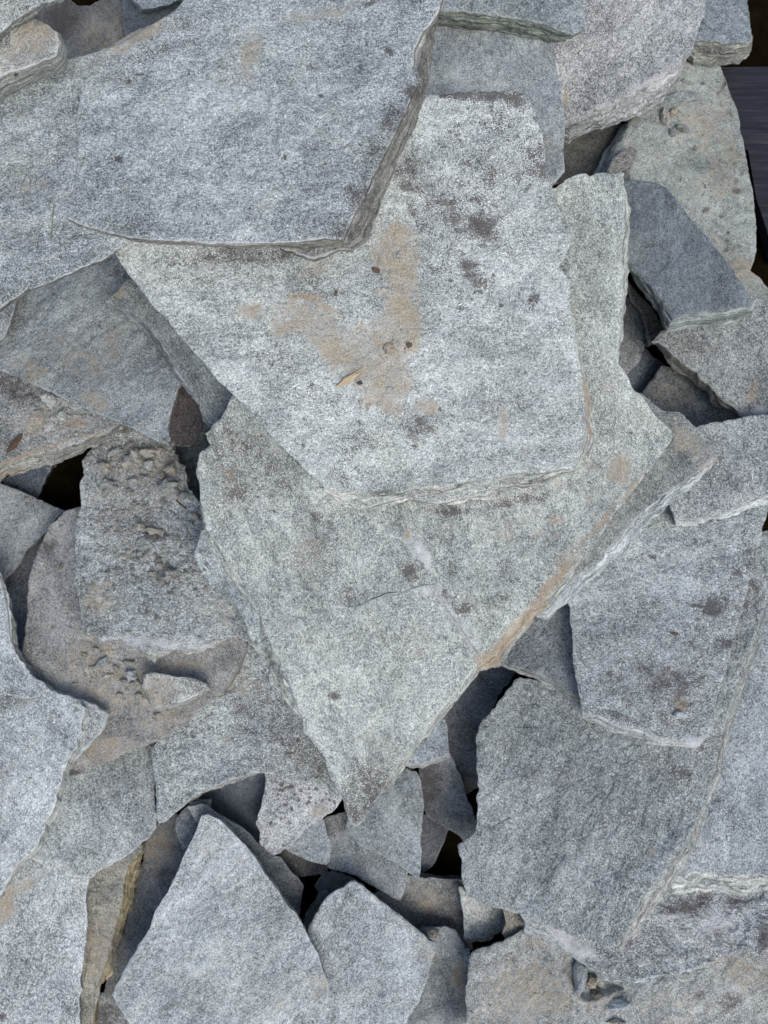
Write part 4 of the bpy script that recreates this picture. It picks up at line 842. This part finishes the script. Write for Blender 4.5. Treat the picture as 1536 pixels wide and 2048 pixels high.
def chip(name, label, cat, px, py, w, h, ang=0, th=None, mat=None, tint=(.9, .9, .88), marks=(0, 0, 0, 0), group=None, spike=.22, n=11, bury=.15, tip=0.0):
    seed = int(px * 7 + py * 13) % 99991
    loc, nor, ho = hit(px, py)
    k = (CAM_Z - loc.z) * PX
    th = (min(w, h) * .5 if th is None else th) * k
    V, F = lump_verts(w * k, h * k, th, seed, n, spike=spike)
    me = bpy.data.meshes.new(name); me.from_pydata(V, [], F)
    me.materials.append(mat or STONE)
    if mat is None: stone_attrs(me, tint, marks)
    o = bpy.data.objects.new(name, me); COL.objects.link(o)
    q = nor.to_track_quat('Z', 'Y').to_matrix().to_4x4()
    x = q.to_3x3() @ Vector((1, 0, 0))
    cur = math.atan2(x.y, x.x)
    o.matrix_world = Matrix.Translation(loc - nor * th * bury) @ q @ Matrix.Rotation(-math.radians(ang) - cur, 4, 'Z') @ Matrix.Rotation(tip, 4, 'Y')
    o['kind'] = 'thing'; o['label'] = label; o['category'] = cat
    if group: o['group'] = group
    return o

def strand(name, label, cat, pts, wpx, mat, lift=1.0, group=None):
    """a thin bent stalk lying on the stones, through picture points"""
    base, fr = [], []
    for (x, y) in pts:
        loc, nor, _ = hit(x, y); base.append(loc + nor * 0.0006 * lift); fr.append(nor)
    k = (CAM_Z - base[0].z) * PX; o0 = base[0].copy()
    V, F = [], []; m = 6
    for i, p in enumerate(base):
        t = (base[min(i + 1, len(base) - 1)] - base[max(i - 1, 0)]).normalized()
        s = t.cross(fr[i]).normalized(); u = s.cross(t)
        r = wpx * k / 2 * (0.45 + 0.55 * math.sin(math.pi * (i + .6) / (len(base) + .2)))
        for j in range(m):
            a = 2 * math.pi * j / m
            V.append(p - o0 + s * math.cos(a) * r + u * (math.sin(a) * r * .6 + r * .5))
    for i in range(len(base) - 1):
        for j in range(m):
            F.append((i * m + j, i * m + (j + 1) % m, (i + 1) * m + (j + 1) % m, (i + 1) * m + j))
    F += [tuple(range(m))[::-1], tuple(range((len(base) - 1) * m, len(base) * m))]
    me = bpy.data.meshes.new(name); me.from_pydata([tuple(v) for v in V], [], F); me.materials.append(mat)
    o = bpy.data.objects.new(name, me); COL.objects.link(o); o.location = o0
    o['kind'] = 'thing'; o['label'] = label; o['category'] = cat
    if group: o['group'] = group
    return o

DU = (.7, 0, 0, 0)
chip('wood_chip', 'straw coloured splinter of wood on the tan dust of the top middle slab', 'wood chip', 697, 758, 62, 15, -32, 7, STRAW, spike=.16)
chip('seed_husk', 'dark brown ribbed seed husk just below the corner of the largest slab', 'seed husk', 752, 541, 20, 11, 25, 6, BROWN, spike=.1)
chip('seed_husk', 'tiny reddish brown seed husk on the pale patch of the top middle slab', 'seed husk', 672, 586, 7, 13, 5, 4, BROWN, spike=.1)
chip('seed_husk', 'round curled brown husk at the right border of the tan dust patch', 'seed husk', 818, 690, 14, 11, 0, 5, BROWN, spike=.12)
chip('stone_crumb', 'flat dusty crumb of stone in the middle of the tan dust patch', 'stone crumb', 777, 697, 22, 24, 20, 7, tint=(.85, .8, .72), marks=DU)
chip('stone_crumb', 'tiny dusty crumb touching the flat crumb in the tan dust patch', 'stone crumb', 788, 684, 10, 9, 0, 5, tint=(.85, .8, .72), marks=DU)
chip('stone_crumb', 'small black crumb beside the straw coloured splinter', 'stone crumb', 720, 766, 11, 9, 0, 5, tint=(.2, .2, .2), marks=(0, 1, 0, 0))
chip('stone_crumb', 'small white crumb at the lower tip of the tan dust patch', 'stone crumb', 780, 777, 14, 8, 0, 4, tint=(1.2, 1.22, 1.2))
chip('stone_flake', 'thin flat flake of stone on the tan dust band of the top middle slab', 'stone flake', 760, 582, 42, 20, -8, 4, tint=(1.0, .98, .93), marks=(.4, 0, 0, 0))
chip('stone_crumb', 'grey elongated crumb under the corner of the largest slab', 'stone crumb', 797, 510, 9, 16, 10, 5, tint=(.95, .98, .96))
chip('bark_piece', 'dark brown bit of bark lying on the rust banded stone at the left', 'bark', 33, 886, 48, 13, -52, 9, BARK, spike=.2)
strand('dry_grass', 'thin dry green grass blade lying on the largest slab', 'grass', [(109, 408), (107, 425), (105, 445), (105, 462), (102, 480)], 2.6, GREEN)
strand('grass_stalk', 'thin dark stalk on the crumbly slab below its gritty end', 'stalk', [(337, 984), (350, 997), (362, 1009), (372, 1018)], 3.5, BARK)
chip('leaf_bit', 'tiny rust red leaf scrap on the right slab with brown spots', 'leaf', 1350, 1267, 15, 7, 15, 3, BROWN, spike=.3)
chip('pebble', 'white quartz lump on the lower end of the right slab with brown spots', 'pebble', 1360, 1430, 28, 17, 8, 8, tint=(1.3, 1.3, 1.32), marks=(0, 0, 0, .6))
# in the hollow of the bottom right slab
chip('pebble', 'long grey pebble standing in the hollow of the bottom right slab', 'pebble', 1158, 1950, 32, 66, 14, 20, tint=(.78, .8, .82), n=13, tip=.15)
chip('pebble', 'small tan pebble in the hollow of the bottom right slab', 'pebble', 1182, 1962, 25, 30, 20, 16, tint=(.85, .7, .5), marks=(.4, 0, .2, 0))
chip('pebble', 'dark brown pebble at the lower end of the hollow in the bottom right slab', 'pebble', 1192, 1985, 34, 22, 25, 12, tint=(.5, .42, .36))
chip('stone_flake', 'thin pale flake on the bottom right slab below its hollow', 'stone flake', 1228, 2008, 68, 22, -10, 7, tint=(.95, .97, .97), n=13)
chip('stone_chip', 'brown chip at the bottom edge of the bottom right slab', 'stone chip', 1232, 2043, 36, 12, 0, 8, tint=(.75, .68, .58), marks=(.3, 0, 0, 0))
chip('stone_chip', 'rounded brownish chip at the cracked top of the dim bottom slab', 'stone chip', 862, 1866, 34, 24, 10, 12, tint=(.72, .66, .58), marks=(.3, 0, 0, 0))
chip('stone_chip', 'chip leaning on the left edge of the bottom right slab', 'stone chip', 932, 1912, 16, 36, 10, 10, tint=(.9, .92, .92))
# on the beige slab, upper right
chip('stone_chip', 'curled chip at the tip of the speckled slab on the beige slab', 'stone chip', 1328, 234, 20, 34, -10, 12, tint=(.95, .88, .8), marks=DU)
chip('stone_chip', 'lower greenish chip of the cluster on the beige slab', 'stone chip', 1362, 258, 34, 14, 25, 9, tint=(.75, .74, .66), marks=(.3, 0, 0, 0))
chip('stone_chip', 'upright middle chip of the cluster on the beige slab', 'stone chip', 1347, 226, 16, 24, 40, 10, tint=(.95, .88, .8), marks=DU)
chip('stone_chip', 'whitish lowest chip of the cluster on the beige slab', 'stone chip', 1345, 266, 20, 18, -30, 8, tint=(1, .98, .95), marks=(.2, 0, 0, 0))
chip('stone_flake', 'flat grey flake beside the edge of the speckled slab on the beige slab', 'stone flake', 1362, 195, 66, 26, -4, 6, tint=(.82, .85, .84), n=13)
chip('stone_flake', 'small flake at the top end of the beige slab', 'stone flake', 1376, 166, 28, 9, 25, 5, tint=(.9, .88, .82), marks=(.3, 0, 0, 0))
# gritty end of the crumbly slab
rs = np.random.RandomState(5)
LBL = {(340, 975): 'largest flat crumb near the right edge of the crumbly slab', (352, 985): 'crumb overlapping the largest flat crumb at the right of the crumbly slab',
       (300, 902): 'wide crumb right under the tilted slab corner on the crumbly slab', (318, 898): 'pale crumb at the top right corner of the crumbly slab',
       (225, 970): 'jagged crumb near the left edge of the crumbly slab', (215, 985): 'long dark edged crumb just below the jagged crumb at the left',
       (308, 1060): 'wide crumb over the dark pit in the middle of the crumbly slab', (285, 1052): 'smaller crumb just left of the dark pit of the crumbly slab',
       (342, 1150): 'largest crumb in the lower half of the crumbly slab', (306, 1148): 'light grain left of the largest crumb in the lower half of the crumbly slab',
       (232, 905): 'flat sliver at the top left of the crumbly slab', (180, 1256): 'small tan sliver at the lower left corner of the crumbly slab',
       (392, 1032): 'rounded crumb against the left edge of the big middle slab', (384, 1046): 'tiny crumb below the rounded crumb against the big middle slab',
       (345, 940): 'upright crumb on the upper right rim of the crumbly slab'}
grit = [(300, 902, 40, 22, 5), (318, 898, 26, 16, -10), (275, 915, 30, 24, 60), (258, 925, 24, 30, 20), (232, 905, 34, 12, -20), (210, 935, 30, 20, 30), (225, 970, 34, 22, 20),
        (215, 985, 30, 14, -40), (300, 930, 24, 20, 10), (345, 940, 28, 22, 40), (340, 975, 46, 34, -15), (352, 985, 30, 24, 30), (370, 990, 18, 14, 0), (325, 955, 20, 14, 80), (268, 965, 26, 16, -30),
        (292, 955, 22, 12, 10), (308, 1060, 34, 16, 10), (285, 1052, 20, 18, 0), (342, 1150, 28, 22, -20), (306, 1148, 14, 12, 0), (322, 1130, 18, 12, 30), (392, 1032, 14, 16, 0), (384, 1046, 12, 10, 0), (180, 1256, 8, 16, 15), (248, 1110, 20, 12, 0)]
for i, (x, y, w, h, a) in enumerate(grit):
    q = rs.uniform(.72, 1.0)
    chip('stone_crumb', LBL.get((x, y), 'small dirty crumb caked on the upper part of the crumbly slab'), 'stone crumb', x, y, w, h, a, min(w, h) * .8, bury=.05, tint=(q, q * .98, q * .94), marks=(rs.uniform(.15, .8), 0, 0, 0), group='crumbs caked on the crumbly slab', spike=.3)
# debris on the curved slab
for i, (x, y, w, h, a, pale) in enumerate([(205, 1324, 34, 15, -38, 1), (264, 1350, 26, 22, 50, 1), (258, 1324, 30, 12, 0, 0), (250, 1364, 22, 12, 10, 0), (272, 1366, 20, 14, -30, 0), (232, 1335, 18, 10, 20, 0), (195, 1300, 22, 10, 30, 0), (150, 1368, 14, 9, 0, 0), (215, 1352, 26, 9, -15, 0), (240, 1390, 16, 10, 0, 0), (170, 1310, 14, 9, 0, 0), (280, 1392, 18, 12, 15, 0), (185, 1335, 16, 8, -10, 0)]):
    q = 1.0 if pale else rs.uniform(.65, .85)
    chip('stone_flake', {205: 'pale upper flake in the debris on the curved brownish slab', 264: 'pale angular flake left of the wedge shaped chunk', 258: 'long dusty flake just above the pale angular flake'}.get(x, 'small dusty flake in the debris on the curved brownish slab'), 'stone flake', x, y, w, h, a, min(w, h) * .55, bury=.05, tint=(q, q * (1 if pale else .95), q * (1.02 if pale else .88)), marks=(.1 if pale else .5, 0, 0, 0), group='flakes in the debris on the curved slab', spike=.3)
chip('pebble', 'little tan pebble below the wedge shaped chunk on the curved slab', 'pebble', 316, 1430, 16, 11, 0, 8, tint=(1, .85, .7), marks=(.5, 0, .3, 0))
# on the rust banded stone at the left
for i, (x, y, w, h, a, lab) in enumerate([(100, 800, 34, 30, 10, 'grey square flake at the back of the rust banded stone under the tilted slab'), (98, 830, 10, 26, 15, 'thin white sliver on the rust banded stone'), (124, 832, 20, 22, 30, 'pale bluish crumb on the rust banded stone'), (107, 838, 18, 14, 0, 'beige crumb beside the white sliver on the rust banded stone'), (76, 835, 26, 34, 10, 'tan lump of dirt on the rust banded stone')]):
    chip('stone_crumb', lab, 'stone crumb', x, y, w, h, a, min(w, h) * .4, tint=(1.0, .98, .94) if i != 4 else (.95, .86, .72), marks=(.15 if i < 3 else .6, 0, 0, 0), spike=.28)

# grit too fine to count, lying on the dirty stones: one mesh per patch
def grit_patch(name, regions, count, lo, hi, seed, tint, marks):
    rs = np.random.RandomState(seed)
    V, F = [], []
    for _ in range(count):
        cx, cy, rx, ry = regions[rs.randint(len(regions))]
        x, y = rs.normal(cx, rx), rs.normal(cy, ry)
        loc, nor, ho = hit(x, y)
        if ho is None or ho.name.startswith(('ground', 'board')): continue
        s = (lo + (hi - lo) * rs.rand() ** 3) * (CAM_Z - loc.z) * PX / 2
        b0 = len(V)
        J = rs.uniform(.6, 1.25, (6, 3)); a = rs.uniform(0, 6.28)
        for (u, v, w2), j in zip(((1, 0, .2), (0, 1, .2), (-1, 0, .2), (0, -1, .2), (0, 0, .85), (0, 0, -.4)), J):
            p = Vector(((u * math.cos(a) - v * math.sin(a)) * j[0], (u * math.sin(a) + v * math.cos(a)) * j[1], w2 * j[2])) * s
            V.append(tuple(loc + p))
        for q in range(4):
            F += [(b0 + q, b0 + (q + 1) % 4, b0 + 4), (b0 + (q + 1) % 4, b0 + q, b0 + 5)]
    me = bpy.data.meshes.new(name); me.from_pydata(V, [], F); me.materials.append(STONE); stone_attrs(me, tint, marks, .6)
    o = bpy.data.objects.new(name, me); COL.objects.link(o); o['kind'] = 'stuff'
    o['label'] = 'fine grit and dust crumbs scattered over the dirty stones'; o['category'] = 'grit'
grit_patch('grit', [(280, 940, 50, 35), (250, 1040, 60, 60), (330, 1140, 50, 40), (220, 1180, 40, 50), (290, 915, 45, 22), (300, 925, 50, 30)], 1000, 3, 17, 11, (.82, .79, .74), (.35, 0, 0, 0))
grit_patch('grit', [(230, 1345, 60, 25), (300, 1370, 80, 40), (180, 1330, 40, 30), (330, 1450, 70, 20)], 420, 2.5, 9, 12, (.8, .75, .68), (.5, 0, 0, 0))
grit_patch('grit', [(790, 540, 25, 60), (790, 690, 30, 60), (700, 700, 60, 40), (620, 640, 40, 20)], 500, 2, 6, 13, (1.05, .98, .86), (.45, 0, 0, 0))
grit_patch('grit', [(90, 840, 50, 30), (60, 880, 50, 25)], 260, 2.5, 9, 14, (.9, .86, .8), (.3, 0, 0, 0))
grit_patch('grit', [(1350, 240, 30, 30), (1430, 300, 50, 120), (1180, 1990, 50, 30), (1050, 1990, 90, 40)], 300, 2, 7, 15, (.85, .8, .72), (.4, 0, 0, 0))
